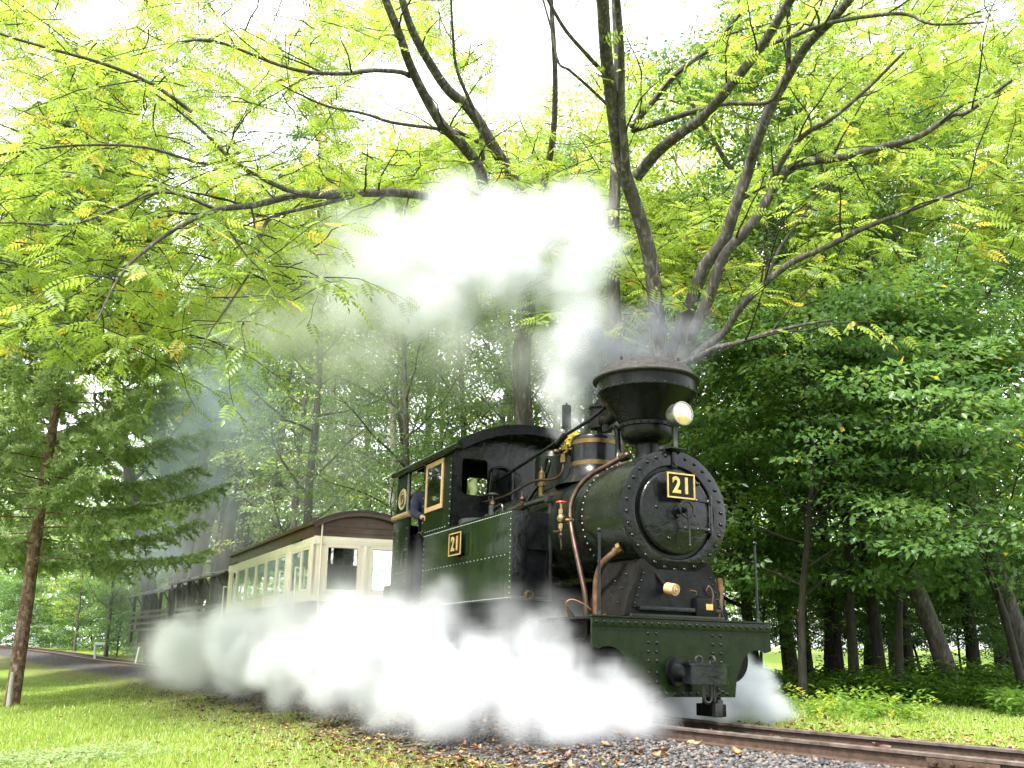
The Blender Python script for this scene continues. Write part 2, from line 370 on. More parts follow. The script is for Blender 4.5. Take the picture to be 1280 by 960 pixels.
def ground_mat():
    m = bpy.data.materials.new('ground'); m.use_nodes = True; t = m.node_tree; p = t.nodes['Principled BSDF']
    co = geoco(t); n = noise(t, 1.3, 6, .6, co); nf = noise(t, 30, 6, .65, co); n3 = noise(t, 4.5, 6, .65, co)
    grass = ramp(t, nf, [(.3, (.07, .12, .02)), (.5, (.15, .22, .035)), (.7, (.22, .30, .05))])
    moss = ramp(t, n3, [(.42, (.10, .085, .05)), (.56, (.12, .15, .03))])
    stone = nn(t, 'ShaderNodeTexVoronoi'); stone.inputs['Scale'].default_value = 26; t.links.new(co, stone.inputs['Vector'])
    bal = ramp(t, stone.outputs['Color'], [(.1, (.025, .024, .024)), (.5, (.055, .05, .05)), (.9, (.11, .10, .10))])
    at_ = nn(t, 'ShaderNodeAttribute', attribute_name='track'); 
    j = nn(t, 'ShaderNodeMath', operation='MULTIPLY_ADD'); j.inputs[1].default_value = .9; t.links.new(n3, j.inputs[0]); t.links.new(at_.outputs['Fac'], j.inputs[2])
    f1 = ramp(t, j.outputs[0], [(0, (0, 0, 0)), (1, (1, 1, 1))])
    mr = nn(t, 'ShaderNodeMapRange'); mr.inputs[1].default_value = 2.15; mr.inputs[2].default_value = 2.55; t.links.new(j.outputs[0], mr.inputs[0])
    mr2 = nn(t, 'ShaderNodeMapRange'); mr2.inputs[1].default_value = 2.8; mr2.inputs[2].default_value = 3.9; t.links.new(j.outputs[0], mr2.inputs[0])
    a = nn(t, 'ShaderNodeMixRGB'); t.links.new(mr.outputs[0], a.inputs[0]); t.links.new(bal, a.inputs[1]); t.links.new(moss, a.inputs[2])
    b = nn(t, 'ShaderNodeMixRGB'); t.links.new(mr2.outputs[0], b.inputs[0]); t.links.new(a.outputs[0], b.inputs[1]); t.links.new(grass, b.inputs[2])
    t.links.new(b.outputs[0], p.inputs['Base Color']); p.inputs['Roughness'].default_value = .95; p.inputs['Specular IOR Level'].default_value = .2
    t.links.new(bump(t, nf, .9, .03), p.inputs['Normal']); MAT['ground'] = m
ground_mat()
g = np_mesh('ground', V, F, None, MAT['ground'], smooth=True)
dd, _ = dist_track(GX, GY)
pa = g.data.attributes.new('track', 'FLOAT', 'POINT'); pa.data.foreach_set('value', np.where(dd * CS > 0, np.abs(dd), np.abs(dd) * 2.1).astype(np.float32))
tag(g, kind='structure')

# visible ground points, evenly spread over the picture area they fill
def sky_points(n, az0, az1, d0, d1, power=1.0):
    a = rng.uniform(az0, az1, n); u = rng.uniform(0, 1, n)
    D = 1 / (1 / d0 + u * (1 / d1 - 1 / d0)) if power == 1 else d0 + (d1 - d0) * u
    return np.tan(a) * D, D
def blades(name, X, Y, h, w, matn, lean=.5, parent=None):
    n = len(X); Z = ground(X, Y); a = rng.uniform(0, 2 * np.pi, n); b = rng.uniform(0, 2 * np.pi, n)
    hh = h * rng.uniform(.45, 1.25, n); ww = w * rng.uniform(.7, 1.3, n); ln = lean * rng.uniform(.1, 1, n) * hh
    P = np.c_[X, Y, Z - .01]; side = np.c_[np.cos(a), np.sin(a), 0 * a] * ww[:, None]; tip = np.c_[np.cos(b) * ln, np.sin(b) * ln, hh]
    mid = np.c_[np.cos(b) * ln * .35, np.sin(b) * ln * .35, hh * .6]
    V = np.stack([P - side, P + side, P + mid + side * .7, P + mid - side * .7, P + tip], 1).reshape(-1, 3)
    i = np.arange(n)[:, None] * 5
    F = np.r_[np.c_[i, i + 1, i + 2], np.c_[i, i + 2, i + 3], np.c_[i + 3, i + 2, i + 4]]
    r = rng.uniform(0, 1, n); return np_mesh(name, V, F, np.r_[r, r, r], MAT[matn], parent)
X, Y = sky_points(150000, -.56, .05, 6.6, 24)
d, _ = dist_track(X, Y); d *= CS; k = (d > 2.2 + .45 * vnoise(X, Y, 2.3, 8)) & (rng.uniform(0, 1, len(X)) < np.clip((d - 1.95) / 1.9, .08, 1) * (.75 + .25 * vnoise(X, Y, 5, 9)))
dk = d[k]
tag(blades('lawn_grass', X[k], Y[k], .04 + .03 * np.clip(dk / 5, 0, 1), .0045, 'grass_blade', .9), 'short bright green grass covering the bank left of the track', 'grass', kind='stuff')
X, Y = sky_points(70000, .1, .56, 6.2, 19)
d, _ = dist_track(X, Y); d *= CS; k = (d < -.95 - .2 * vnoise(X, Y, 3, 5)) & (rng.uniform(0, 1, len(X)) < np.clip((-d - .6) / 1.2, 0, 1))
tag(blades('verge_grass', X[k], Y[k], .045, .006, 'grass_blade', .9), 'mown green grass strip between the far rail and the dark wood', 'grass', kind='stuff')

# small leafy cards: n leaves, centres P (n,3), normal dirs N, long axis A, sizes
def kites(P, A, N, L, Wd, fold=.18):
    """a leaf = two triangles folded along the midrib; returns V (n*4,3), F (n*2,3)"""
    n = len(P); A = A / np.linalg.norm(A, axis=1, keepdims=True)
    B = np.cross(N, A); B /= np.linalg.norm(B, axis=1, keepdims=True) + 1e-9; U = np.cross(A, B)
    L = np.broadcast_to(L, n)[:, None]; Wd = np.broadcast_to(Wd, n)[:, None]
    c = P + A * L * .45
    V = np.stack([P, c + B * Wd * .5 + U * fold * Wd, P + A * L - U * L * .08, c - B * Wd * .5 + U * fold * Wd], 1).reshape(-1, 3)
    i = np.arange(n)[:, None] * 4
    return V, np.c_[i, i + 1, i + 2, i, i + 2, i + 3].reshape(-1, 3)
def rand_dirs(n, flat=0.0):
    v = rng.normal(size=(n, 3)); v[:, 2] *= (1 - flat); return v / np.linalg.norm(v, axis=1, keepdims=True)

# undergrowth along the foot of the wood (right) and low herbs
def herbs(name, X, Y, h, n_leaf, L, matn, label, cat, shift=0.0):
    n = len(X); Z = ground(X, Y); k = np.repeat(np.arange(n), n_leaf); m = len(k)
    hh = (h * rng.uniform(.4, 1.1, n))[k]; t = rng.uniform(.15, 1, m); dr = rng.uniform(0, 2 * np.pi, m); rr = hh * rng.uniform(.05, .55, m) * t
    P = np.c_[X[k] + np.cos(dr) * rr, Y[k] + np.sin(dr) * rr, Z[k] + hh * t]
    A = np.c_[np.cos(dr), np.sin(dr), rng.uniform(-.5, .6, m)]; N = np.c_[-np.cos(dr) * .4, -np.sin(dr) * .4, np.ones(m)] + rand_dirs(m) * .4
    V, F = kites(P, A, N, L * rng.uniform(.6, 1.2, m), L * .42)
    r = np.clip(np.repeat(rng.beta(2, 2.4, n)[k] + rng.normal(0, .12, m) + shift, 2), 0, 1)
    return tag(np_mesh(name, V, F, r, MAT[matn]), label, cat, kind='stuff')
X = rng.uniform(1.2, 14, 6800); Y = 10.6 + rng.gamma(2.6, 1.5, 6800) + .25 * X * 0
d, _ = dist_track(X, Y); d *= CS; k = (d < -5.6 + 1.0 * vnoise(X, Y, 1.1, 12)) & (Y < 22) & (rng.uniform(0, 1, len(X)) < .35 + .65 * (vnoise(X, Y, 1.9, 15) > -.1))
herbs('undergrowth', X[k], Y[k], .26 + .34 * np.clip(vnoise(X[k], Y[k], 1.3, 16) + .4, 0, 1), 24, .11, 'herb_leaf', 'leafy green undergrowth along the foot of the dark wood', 'undergrowth', -.28)
X = rng.uniform(2.2, 4.4, 110); Y = rng.uniform(9.8, 12.4, 110); d, _ = dist_track(X, Y); d *= CS; k = d < -2.4
herbs('yellowing_herbs', X[k], Y[k], .30, 22, .08, 'herb_leaf', 'yellowing low herbs beside the white steam right of the engine', 'herbs', .12)
X = np.r_[rng.normal(-4.1, .42, 520)]; Y = np.r_[rng.normal(8.9, .35, 520)]
herbs('ground_ivy', X, Y, .09, 16, .045, 'spruce_needle', 'dark blue-green ground ivy patch in the lawn, bottom left corner', 'ground ivy', -.1)

# ballast stones
def ballast():
    n = 40000; az_ = rng.uniform(-.30, .60, n); u = rng.uniform(0, 1, n); D = 1 / (1 / 5.0 + u * (1 / 17 - 1 / 5.0)); X = np.tan(az_) * D; Y = D
    d, z = dist_track(X, Y); d *= CS; p = np.clip(2.35 + .35 * vnoise(X, Y, 2.1, 21) - np.abs(d), 0, 1)
    keep = (d > -.95) & (rng.uniform(0, 1, n) < p) & (d < 2.3) & ~((np.abs(np.abs(d) - .405) < .05)) & ~((d < .35) & (rng.uniform(0, 1, n) < .5))
    X, Y, d = X[keep], Y[keep], d[keep]; n = len(X); Z = ground(X, Y) + rng.uniform(-.004, .014, n)
    phi = (1 + 5 ** .5) / 2
    iv = np.array([(-1, phi, 0), (1, phi, 0), (-1, -phi, 0), (1, -phi, 0), (0, -1, phi), (0, 1, phi), (0, -1, -phi), (0, 1, -phi), (phi, 0, -1), (phi, 0, 1), (-phi, 0, -1), (-phi, 0, 1)]) / 1.9
    jf = np.array([(0, 11, 5), (0, 5, 1), (0, 1, 7), (0, 7, 10), (0, 10, 11), (1, 5, 9), (5, 11, 4), (11, 10, 2), (10, 7, 6), (7, 1, 8), (3, 9, 4), (3, 4, 2), (3, 2, 6), (3, 6, 8), (3, 8, 9), (4, 9, 5), (2, 4, 11), (6, 2, 10), (8, 6, 7), (9, 8, 1)])
    s = rng.uniform(.010, .024, (n, 1, 1)) * np.array([1, .8, .6]) * rng.uniform(.7, 1.35, (n, 1, 3))
    q = iv[None] * s * rng.uniform(.72, 1.2, (n, 12, 1))
    a, b = rng.uniform(0, 6.28, n), rng.uniform(-.9, .9, n)
    ca, sa, cb, sb = np.cos(a)[:, None], np.sin(a)[:, None], np.cos(b)[:, None], np.sin(b)[:, None]
    x, y, zz = q[..., 0], q[..., 1], q[..., 2]; y, zz = y * cb - zz * sb, y * sb + zz * cb; x, y = x * ca - y * sa, x * sa + y * ca
    V = np.stack([x + X[:, None], y + Y[:, None], zz + Z[:, None]], 2).reshape(-1, 3)
    F = (jf[None] + np.arange(n)[:, None, None] * 12).reshape(-1, 3)
    m = bpy.data.materials.new('ballast_stone'); m.use_nodes = True; t = m.node_tree; p = t.nodes['Principled BSDF']
    at_ = nn(t, 'ShaderNodeAttribute', attribute_name='rnd')
    c = ramp(t, at_.outputs['Fac'], [(0, (.022, .022, .024)), (.4, (.055, .053, .056)), (.7, (.10, .094, .094)), (.9, (.16, .135, .115)), (1, (.20, .12, .08))])
    mxx = nn(t, 'ShaderNodeMixRGB', blend_type='MULTIPLY'); mxx.inputs[0].default_value = .6; t.links.new(c, mxx.inputs[1]); t.links.new(ramp(t, noise(t, 60, 4, .6, geoco(t)), [(.3, (.5, .5, .5)), (.7, (1.2, 1.2, 1.2))]), mxx.inputs[2])
    t.links.new(mxx.outputs[0], p.inputs['Base Color']); p.inputs['Roughness'].default_value = .7
    return tag(np_mesh('ballast', V, F, np.repeat(rng.uniform(0, 1, n), 20), m), 'grey crushed stone ballast heaped beside the near rail', 'ballast', kind='stuff')
ballast()

# ------------------------------------------------------------------ rails, sleepers
def rail_line(side, name, label):
    root = empty(name, tuple(track_at(16))); tag(root, label, 'rail', 'rails of the narrow track')
    o0 = Vector(root.location)
    head = MB(); web = MB()
    P = TL; T_ = np.gradient(P[:, :2], axis=0); T_ /= np.linalg.norm(T_, axis=1, keepdims=True); N = np.c_[-T_[:, 1], T_[:, 0]] * CS
    c = P[:, :2] + N * side * .404
    cant = .0 + .011 * side * np.clip(1 - np.abs(P[:, 1] - 8) / 14, 0, 1)
    def sweep(mb, prof):
        vs = []; m = len(prof)
        for i in range(len(P)):
            for u, h in prof: vs.append((c[i, 0] + N[i, 0] * u - o0.x, c[i, 1] + N[i, 1] * u - o0.y, P[i, 2] + cant[i] + h - o0.z))
        fs = [(i * m + k, i * m + (k + 1) % m, (i + 1) * m + (k + 1) % m, (i + 1) * m + k) for i in range(len(P) - 1) for k in range(m)]
        mb.add([Vector(v) for v in vs], fs)
    sweep(head, [(-.021, 0.0), (.021, 0), (.025, -.005), (.025, -.022), (-.025, -.022), (-.025, -.005)])
    sweep(web, [(-.008, -.022), (.008, -.022), (.009, -.082), (.044, -.092), (.044, -.101), (-.044, -.101), (-.044, -.092), (-.009, -.082)])
    head.build('rail_head', MAT['rail_head'], root); web.build('rail_web', MAT['rail_side'], root)
    return root, c, N
near_rail, cn, Nn = rail_line(1, 'rail', 'rusty near rail running along the stone ballast edge')
far_rail, cf, Nf = rail_line(-1, 'rail', 'rusty far rail along the mossy grass strip')
def on_rail(px, side=1):
    # point of the rail line seen in photo column px
    c = cn if side > 0 else cf; best = None
    for i in range(len(c) - 1):
        for k in range(12):
            q = c[i] + (c[i + 1] - c[i]) * k / 12
            if q[1] < 3: continue
            x = 640 + FPX * q[0] / (q[1] * math.cos(PITCH) - H * 0.27)
            if best is None or abs(x - px) < best[0]: best = (abs(x - px), q, (c[i + 1] - c[i]))
    return best[1], best[2] / np.linalg.norm(best[2])
q0, td = on_rail(1205)
Mr = Matrix.Translation((q0[0] - near_rail.location.x, q0[1] - near_rail.location.y, .011 - near_rail.location.z)) @ Matrix.Rotation(math.atan2(td[1], td[0]), 4, 'Z')
ns = 1 if (Matrix.Rotation(math.atan2(td[1], td[0]), 3, 'Z') @ Vector((0, 1, 0))).dot(Vector((-q0[0], -q0[1], 0))) > 0 else -1
fp = MB(); fp.box(-.22, .22, *sorted((ns * .011, ns * .024)), -.076, -.028, .002, Mr); fp = fp.build('fish_plate', MAT['rail_side'], near_rail)
for k, xx in enumerate((-.16, -.055, .055, .16)):
    b = MB(); b.cyl(Mr @ Vector((xx, ns * .026, -.052)), Mr @ Vector((xx, ns * .040, -.052)), .013, 6); b.ball(Mr @ Vector((xx, ns * .040, -.052)), .008, 8)
    b.build('bolt', MAT['rail_side'], fp)
sm = MB(); sm.box(-.66, .66, -.075, .075, -.12, 0, .008); slp = None
s = 8.0; cnt = 0
while s < 40:
    p0 = track_at(s); p1 = track_at(s + .1); aa = math.atan2(*(p1 - p0)[1::-1])
    if slp is None: slp = sm.build('sleeper', MAT['sleeper_wood']); o = slp
    else: o = slp.copy(); COL.objects.link(o)
    o.location = (p0[0], p0[1], p0[2] - .098 + rnd.uniform(-.006, .004)); o.rotation_euler = (0, 0, aa + math.pi / 2 + rnd.uniform(-.03, .03))
    tag(o, 'dark weathered wooden sleeper half buried in stone ballast under the rails', 'sleeper', 'sleepers under the track'); s += .62 + rnd.uniform(-.03, .03)

# fallen leaves: the larger ones are things, the rest one layer of litter
def curled_leaf(L, Wd, curl):
    m = 5; vs = []
    for i in range(m):
        u = i / (m - 1); w = Wd * math.sin(math.pi * (.08 + .84 * u)) * .5; z = curl * L * (u - .5) ** 2 * 1.6
        vs += [(L * (u - .5), -w, z + curl * w * 1.1), (L * (u - .5), 0, z), (L * (u - .5), w, z + curl * w * 1.3)]
    fs = []
    for i in range(m - 1): fs += [(3 * i, 3 * i + 1, 3 * i + 4, 3 * i + 3), (3 * i + 1, 3 * i + 2, 3 * i + 5, 3 * i + 4)]
    return np.array(vs), np.array(fs)
cl = []
for k, (L, Wd, cu, cx) in enumerate([(.085, .045, .5, .5), (.10, .05, .8, .62), (.075, .05, .3, .86), (.09, .04, .9, .98), (.11, .055, .6, .76), (.08, .05, .4, .4)]):
    V, F = curled_leaf(L, Wd, cu); me = np_mesh('fallen_leaf', V, F, np.full(len(F), cx), MAT['litter_leaf']).data; cl.append(me)
for o in [o for o in bpy.data.objects if o.name.startswith('fallen_leaf')]: bpy.data.objects.remove(o)
lcol = ['orange-brown', 'tan', 'yellow', 'russet red', 'pale buff', 'dark brown']
npl = 0
while npl < 150:
    a_ = rnd.uniform(-.26, .52); u = rnd.random(); D = 1 / (1 / 6.3 + u * (1 / 11.5 - 1 / 6.3)); x, y = math.tan(a_) * D, D
    d, _ = dist_track([x], [y]); d = d[0] * CS
    if not (-2.6 < d < 2.6) or abs(abs(d) - .404) < .06: continue
    if d < .3 and rnd.random() < .55: continue
    kk = rnd.choice([0, 0, 1, 1, 2, 3, 4, 5]); o = bpy.data.objects.new('fallen_leaf', cl[kk]); COL.objects.link(o)
    o.location = (x, y, gz(x, y) + .024); o.rotation_euler = (rnd.uniform(-.5, .5), rnd.uniform(-.4, .4), rnd.uniform(0, 6.3)); sc_ = rnd.uniform(.6, 1.0); o.scale = (sc_,) * 3
    tag(o, 'curled %s dead leaf lying loose beside the track' % lcol[kk], 'fallen leaf', 'larger fallen leaves by the track'); npl += 1
n = 17000; X, Y = sky_points(n, -.50, .56, 6.4, 19); d, _ = dist_track(X, Y); d *= CS
k = (rng.uniform(0, 1, n) < np.where(d > 0, np.exp(-((np.abs(d) - 2.0) / .9) ** 2), np.exp(-((np.abs(d) - 1.4) / .9) ** 2)) * np.where(d > 0, 1, .45) + .035) & (np.abs(np.abs(d) - .404) > .05) & ~((np.abs(d) < .95) & (rng.uniform(0, 1, n) < .75)) & ~((Y < 9.5) & (d > 0) & (d < 2.0) & (rng.uniform(0, 1, n) < .6))
X, Y = X[k], Y[k]; n = len(X); Z = ground(X, Y) + rng.uniform(.008, .035, n); V = []; F = []; a = rng.uniform(0, 6.28, n)
A = np.c_[np.cos(a), np.sin(a), rng.uniform(-.3, .3, n)]; N = rand_dirs(n) * .45 + [0, 0, 1]
V, F = kites(np.c_[X, Y, Z], A, N, rng.uniform(.03, .075, n), rng.uniform(.018, .04, n), .3)
tag(np_mesh('leaf_litter', V, F, np.repeat(rng.uniform(0, 1, n), 2), MAT['litter_leaf']), 'brown and orange leaf litter strewn along the ballast edge', 'leaf litter', kind='stuff')

# ------------------------------------------------------------------ the locomotive: local X forward, Y left, Z up from the rails
LOCO = empty('steam_locomotive', (1.434, 8.107, 0)); LOCO.rotation_euler = (Matrix.Rotation(-R(64.704), 3, 'Z') @ Matrix.Rotation(R(-1.221), 3, 'X')).to_euler()
tag(LOCO, 'dark green and black narrow gauge steam tank engine numbered 21', 'steam locomotive')
L = LOCO
XR = Matrix.Rotation(R(90), 4, 'Y')          # local Z -> +X
def MX(x, y, z): return Matrix.Translation((x, y, z)) @ XR          # lathe axis along +X from (x,y,z)
# plane bases for prisms: YZ plate facing +X ; XZ plate facing -Y
def PYZ(x): return Matrix(((0, 0, 1, x), (1, 0, 0, 0), (0, 1, 0, 0), (0, 0, 0, 1)))     # (u,v,w)->(x+w,u,v)
def PXZ(y): return Matrix(((1, 0, 0, 0), (0, 0, 1, y), (0, 1, 0, 0), (0, 0, 0, 1)))     # (u,v,w)->(u,y+w,v)
def arc(cx, cy, r, a0, a1, n): return [(cx + r * math.cos(R(a0 + (a1 - a0) * i / n)), cy + r * math.sin(R(a0 + (a1 - a0) * i / n))) for i in range(n + 1)]
def rect(x0, x1, y0, y1): return [(x0, y0), (x1, y0), (x1, y1), (x0, y1)]
def rrect(x0, x1, y0, y1, r, n=4):
    return arc(x1 - r, y1 - r, r, 0, 90, n) + arc(x0 + r, y1 - r, r, 90, 180, n) + arc(x0 + r, y0 + r, r, 180, 270, n) + arc(x1 - r, y0 + r, r, 270, 360, n)
def rivet_mesh(r, n=8):
    m = MB(); m.lathe([(r, -.002), (r * .95, r * .35), (r * .6, r * .68), (1e-5, r * .8)], n, caps=False)
    bmesh.ops.recalc_face_normals(m.bm, faces=m.bm.faces[:]); me = bpy.data.meshes.new('rivet'); m.bm.to_mesh(me); m.bm.free()
    me.polygons.foreach_set('use_smooth', np.ones(len(me.polygons), bool)); return me
def rivet_at(me, loc, rot, parent, mt, name='rivet'):
    if not me.materials: me.materials.append(mt)
    o = bpy.data.objects.new(name, me); COL.objects.link(o); o.parent = parent; o.location = loc; o.rotation_euler = rot; return o
def rivet_run(name, pts, r, axis, mt, parent):
    """tiny rivets joined into one part"""
    m = MB(); Q = {'-Y': Matrix.Rotation(R(90), 4, 'X'), 'X': XR, 'Y': Matrix.Rotation(R(-90), 4, 'X')}
    for p in pts:
        q = Q[axis] if isinstance(axis, str) else axis(p)
        m.lathe([(r, -.002), (r * .85, r * .5), (1e-5, r * .8)], 6, Matrix.Translation(p) @ q, caps=False)
    o = m.build(name, mt, parent, smooth=60); o['kind'] = 'stuff'; return o

ZC = 1.723
# smokebox barrel, boiler
m = MB(); m.lathe([(.49, 0), (.535, .001), (.535, .645), (.49, .646)], 64, MX(-.775, 0, ZC)); sbx = m.build('smokebox', MAT['boiler_paint'], L)
m = MB(); m.lathe([(.50, 0), (.515, .001), (.515, 2.30), (.50, 2.301)], 64, MX(-3.14, 0, ZC)); boi = m.build('boiler', MAT['boiler_paint'], L)
for xx in (-.80, -1.35, -2.05):
    m = MB(); m.lathe([(.51, 0), (.53 if xx > -1 else .522, .002), (.53 if xx > -1 else .522, .05 if xx < -1 else .075), (.51, .052 if xx < -1 else .077)], 64, MX(xx - .03, 0, ZC)); m.build('boiler_band', MAT['black_paint'], boi)
N_ = 54
rivet_run('band_rivets', [(-.795, .537 * math.cos(2 * math.pi * k / N_), ZC + .537 * math.sin(2 * math.pi * k / N_)) for k in range(N_)], .0085,
          lambda p: Vector((0, p[1], p[2] - ZC)).to_track_quat('Z', 'Y').to_matrix().to_4x4(), MAT['steel'], sbx)
# front ring
m = MB(); m.lathe([(.405, -.05), (.405, .022), (.413, .030), (.538, .030), (.547, .024), (.547, -.006), (.53, -.02)], 72, MX(-.13, 0, ZC), caps=False)
ring = m.build('smokebox_ring', MAT['wet_black'], L, 40)
m = MB(); m.lathe([(.40, 0), (.40, .01)], 48, MX(-.17, 0, ZC)); m.build('smokebox_front', MAT['grimy_black'], ring)
rv = rivet_mesh(.0175)
for k in range(30):
    a = 2 * math.pi * (k + .3) / 30
    rivet_at(rv, (-.100, .497 * math.cos(a), ZC + .497 * math.sin(a)), (0, R(90), 0), ring, MAT['black_gloss'])
# door, dished
m = MB(); m.lathe([(.355, -.05), (.368, -.04), (.372, .018), (.366, .034), (.352, .040), (.34, .041), (.30, .048), (.22, .062), (.12, .072), (1e-4, .076)], 72, MX(-.115, 0, ZC), caps=False)
door = m.build('smokebox_door', MAT['wet_black'], L, 50)
for zz in (.115, -.135):
    m = MB(); m.tube([(-.045, .02, ZC + zz), (-.05, .16, ZC + zz), (-.068, .30, ZC + zz), (-.066, .375, ZC + zz)], .004, 4, smooth=False)
    m = MB(); m.box(-.058, -.040, -.02, .18, ZC + zz - .018, ZC + zz + .018, .004); m.box(-.072, -.052, .17, .37, ZC + zz - .016, ZC + zz + .016, .004); m.cyl((-.062, .345, ZC + zz - .03), (-.062, .345, ZC + zz + .03), .022, 10)
    st = m.build('hinge_strap', MAT['black_gloss'], door)
    for yy in (.06, .2, .32): rivet_at(rivet_mesh(.008), (-.044 if yy < .18 else -.052, yy, ZC + zz), (0, R(90), 0), st, MAT['steel'])
m = MB(); m.cyl((-.055, .352, ZC - .19), (-.055, .352, ZC + .17), .011, 10); m.build('hinge_pin', MAT['dark_steel'], door)
m = MB(); m.cyl((-.05, 0, ZC), (.085, 0, ZC), .026, 16); m.cyl((-.05, 0, ZC), (-.025, 0, ZC), .06, 20); m.build('door_spindle', MAT['black_gloss'], door)
m = MB(); m.torus((.075, 0, ZC), .068, .0085, 'X'); m.cyl((.055, 0, ZC), (.10, 0, ZC), .017, 12)
for a in (40, 160, 280): m.cyl((.075, 0, ZC), (.075, .066 * math.cos(R(a)), ZC + .066 * math.sin(R(a))), .007, 8)
m.build('hand_wheel', MAT['black_gloss'], door)
m = MB(); m.tube([(.05, -.01, ZC), (.055, .03, ZC - .10), (.05, .04, ZC - .29)], .008, 8); m.ball((.05, .04, ZC - .30), .012); m.build('locking_handle', MAT['dark_steel'], door)
for (yy, zz) in ((-.22, .02), (-.1, -.24), (.17, -.02), (.22, .26)): rivet_at(rv, (-.056, yy, ZC + zz), (0, R(90), 0), door, MAT['black_gloss'])
# number plates
def digits(txt, size, depth, bold=.0):
    c = bpy.data.curves.new('digits', 'FONT'); c.body = txt; c.size = size; c.extrude = depth; c.align_x = 'CENTER'; c.align_y = 'CENTER'; c.offset = bold; c.space_character = 1.35; c.bevel_depth = size * .008
    o = bpy.data.objects.new('digits', c); COL.objects.link(o); dg = bpy.context.evaluated_depsgraph_get(); me = bpy.data.meshes.new_from_object(o.evaluated_get(dg)); bpy.data.objects.remove(o); me.name = 'digit'; return me
def plate(M, w, h, label, parent, size):
    m = MB(); m.prism(rect(-w / 2, w / 2, -h / 2, h / 2), [], -.012, 0, M); pl = m.build('number_plate', MAT['black_paint'], parent); pl['label'] = label
    m = MB(); b = .013; m.prism(rect(-w / 2, w / 2, -h / 2, h / 2), [rect(-w / 2 + b, w / 2 - b, -h / 2 + b, h / 2 - b)], .0004, .009, M); m.build('plate_border', MAT['brass_leaf'], pl)
    for ch, dx in (('2', -w * .165), ('1', w * .19)):
        me = digits(ch, size, .004, size * .022); me.transform(M @ Matrix.Translation((dx, -.004, .005)) @ Matrix.Diagonal((.92, 1.05, 1, 1))); o = fin('digit', me, None, pl, 30); me.materials.clear(); me.materials.append(MAT['brass_leaf'])
        if ch == '2':   # engraved centre line of the cast figure
            pass
    return pl
MF = Matrix(((0, 0, 1, .052), (1, 0, 0, -.040), (0, 1, 0, 1.925), (0, 0, 0, 1)))
plate(MF @ Matrix.Rotation(R(0), 4, 'Z'), .285, .220, 'black and brass plate 21 on the smokebox door', L, .185)
m = MB(); m.box(-.10, .038, -.10, -.07, 1.93, 1.95); m.box(-.10, .038, .02, .05, 1.93, 1.95); m.box(.02, .0385, -.13, .09, 1.86, 1.99); m.build('plate_bracket', MAT['black_paint'], L)
MS = Matrix(((1, 0, 0, -2.835), (0, 0, -1, -.955), (0, 1, 0, 1.633), (0, 0, 0, 1)))
plate(MS, .345, .245, 'black and brass plate 21 on the side tank', L, .20)
m = MB(); m.box(-2.99, -2.68, -.945, -.90, 1.53, 1.73, .004); m.build('plate_backing', MAT['black_paint'], L)
# top hinge lug above the door, lamp and its bracket
m = MB(); m.box(-.13, -.085, -.025, .025, ZC + .39, ZC + .55, .004); m.box(-.20, -.03, -.09, .09, ZC + .548, ZC + .562, .004); m.cyl((-.09, 0, ZC + .43), (-.07, 0, ZC + .43), .018, 8); m.build('door_lug', MAT['black_gloss'], L)
m = MB(); m.tube([(-.065, .0, ZC + .56), (-.065, .0, ZC + .70), (-.05, 0, ZC + .78)], .021, 10); m.build('lamp_bracket', MAT['dark_steel'], L)
m = MB(); m.lathe([(.06, 0), (.095, .02), (.104, .05), (.104, .135), (.108, .14), (.108, .150), (.098, .152)], 32, MX(-.09, 0, 2.575), caps=False); m.lathe([(1e-4, 0), (.06, .0)], 32, MX(-.09, 0, 2.575), caps=False); lampo = m.build('headlamp', MAT['steel'], L)
m = MB(); m.lathe([(1e-4, .0), (.05, .012), (.10, .03)], 32, MX(.02, 0, 2.575), caps=False)
ref = m.build('lamp_reflector', MAT['lamp_glow'], lampo)
m = MB(); m.lathe([(.100, 0), (.06, .018), (1e-4, .024)], 32, MX(.055, 0, 2.575), caps=False); m.build('lamp_glass', MAT['pane_glass'], lampo)
# chimney
def MZ(x, y, z): return Matrix.Translation((x, y, z))
CX = -.52
m = MB(); m.lathe([(.165, 2.20), (.135, 2.235), (.118, 2.27), (.114, 2.46)], 32, MZ(CX, 0, 0)); m.build('chimney_neck', MAT['black_paint'], L)
m = MB(); m.lathe([(.11, 2.405), (.18, 2.415), (.228, 2.45), (.242, 2.49), (.242, 2.545), (.262, 2.55), (.262, 2.582), (.245, 2.587)], 48, MZ(CX, 0, 0)); m.build('chimney_bowl', MAT['stack_black'], L)
m = MB(); m.lathe([(.243, 2.583), (.452, 2.868), (.463, 2.872), (.463, 2.995), (.45, 2.998)], 64, MZ(CX, 0, 0)); cone = m.build('chimney_cone', MAT['stack_black'], L)
m = MB(); m.lathe([(.45, 2.985), (.478, 2.987), (.502, 2.996), (.505, 3.008), (.48, 3.022), (.452, 3.060), (.40, 3.125), (.36, 3.150), (.27, 3.160), (.262, 3.150)], 64, MZ(CX, 0, 0), caps=False)
cap = m.build('spark_arrester', MAT['soot_black'], L)
m = MB(); m.lathe([(.262, 3.12), (1e-4, 3.13)], 32, MZ(CX, 0, 0), caps=False); m.build('arrester_mesh', MAT['soot_black'], cap)
for k in range(4):
    a = R(20 + 90 * k); m = MB(); m.cyl((CX + .37 * math.cos(a), .37 * math.sin(a), 3.145), (CX + .37 * math.cos(a), .37 * math.sin(a), 3.172), .012, 6); m.build('bolt', MAT['soot_black'], cap)
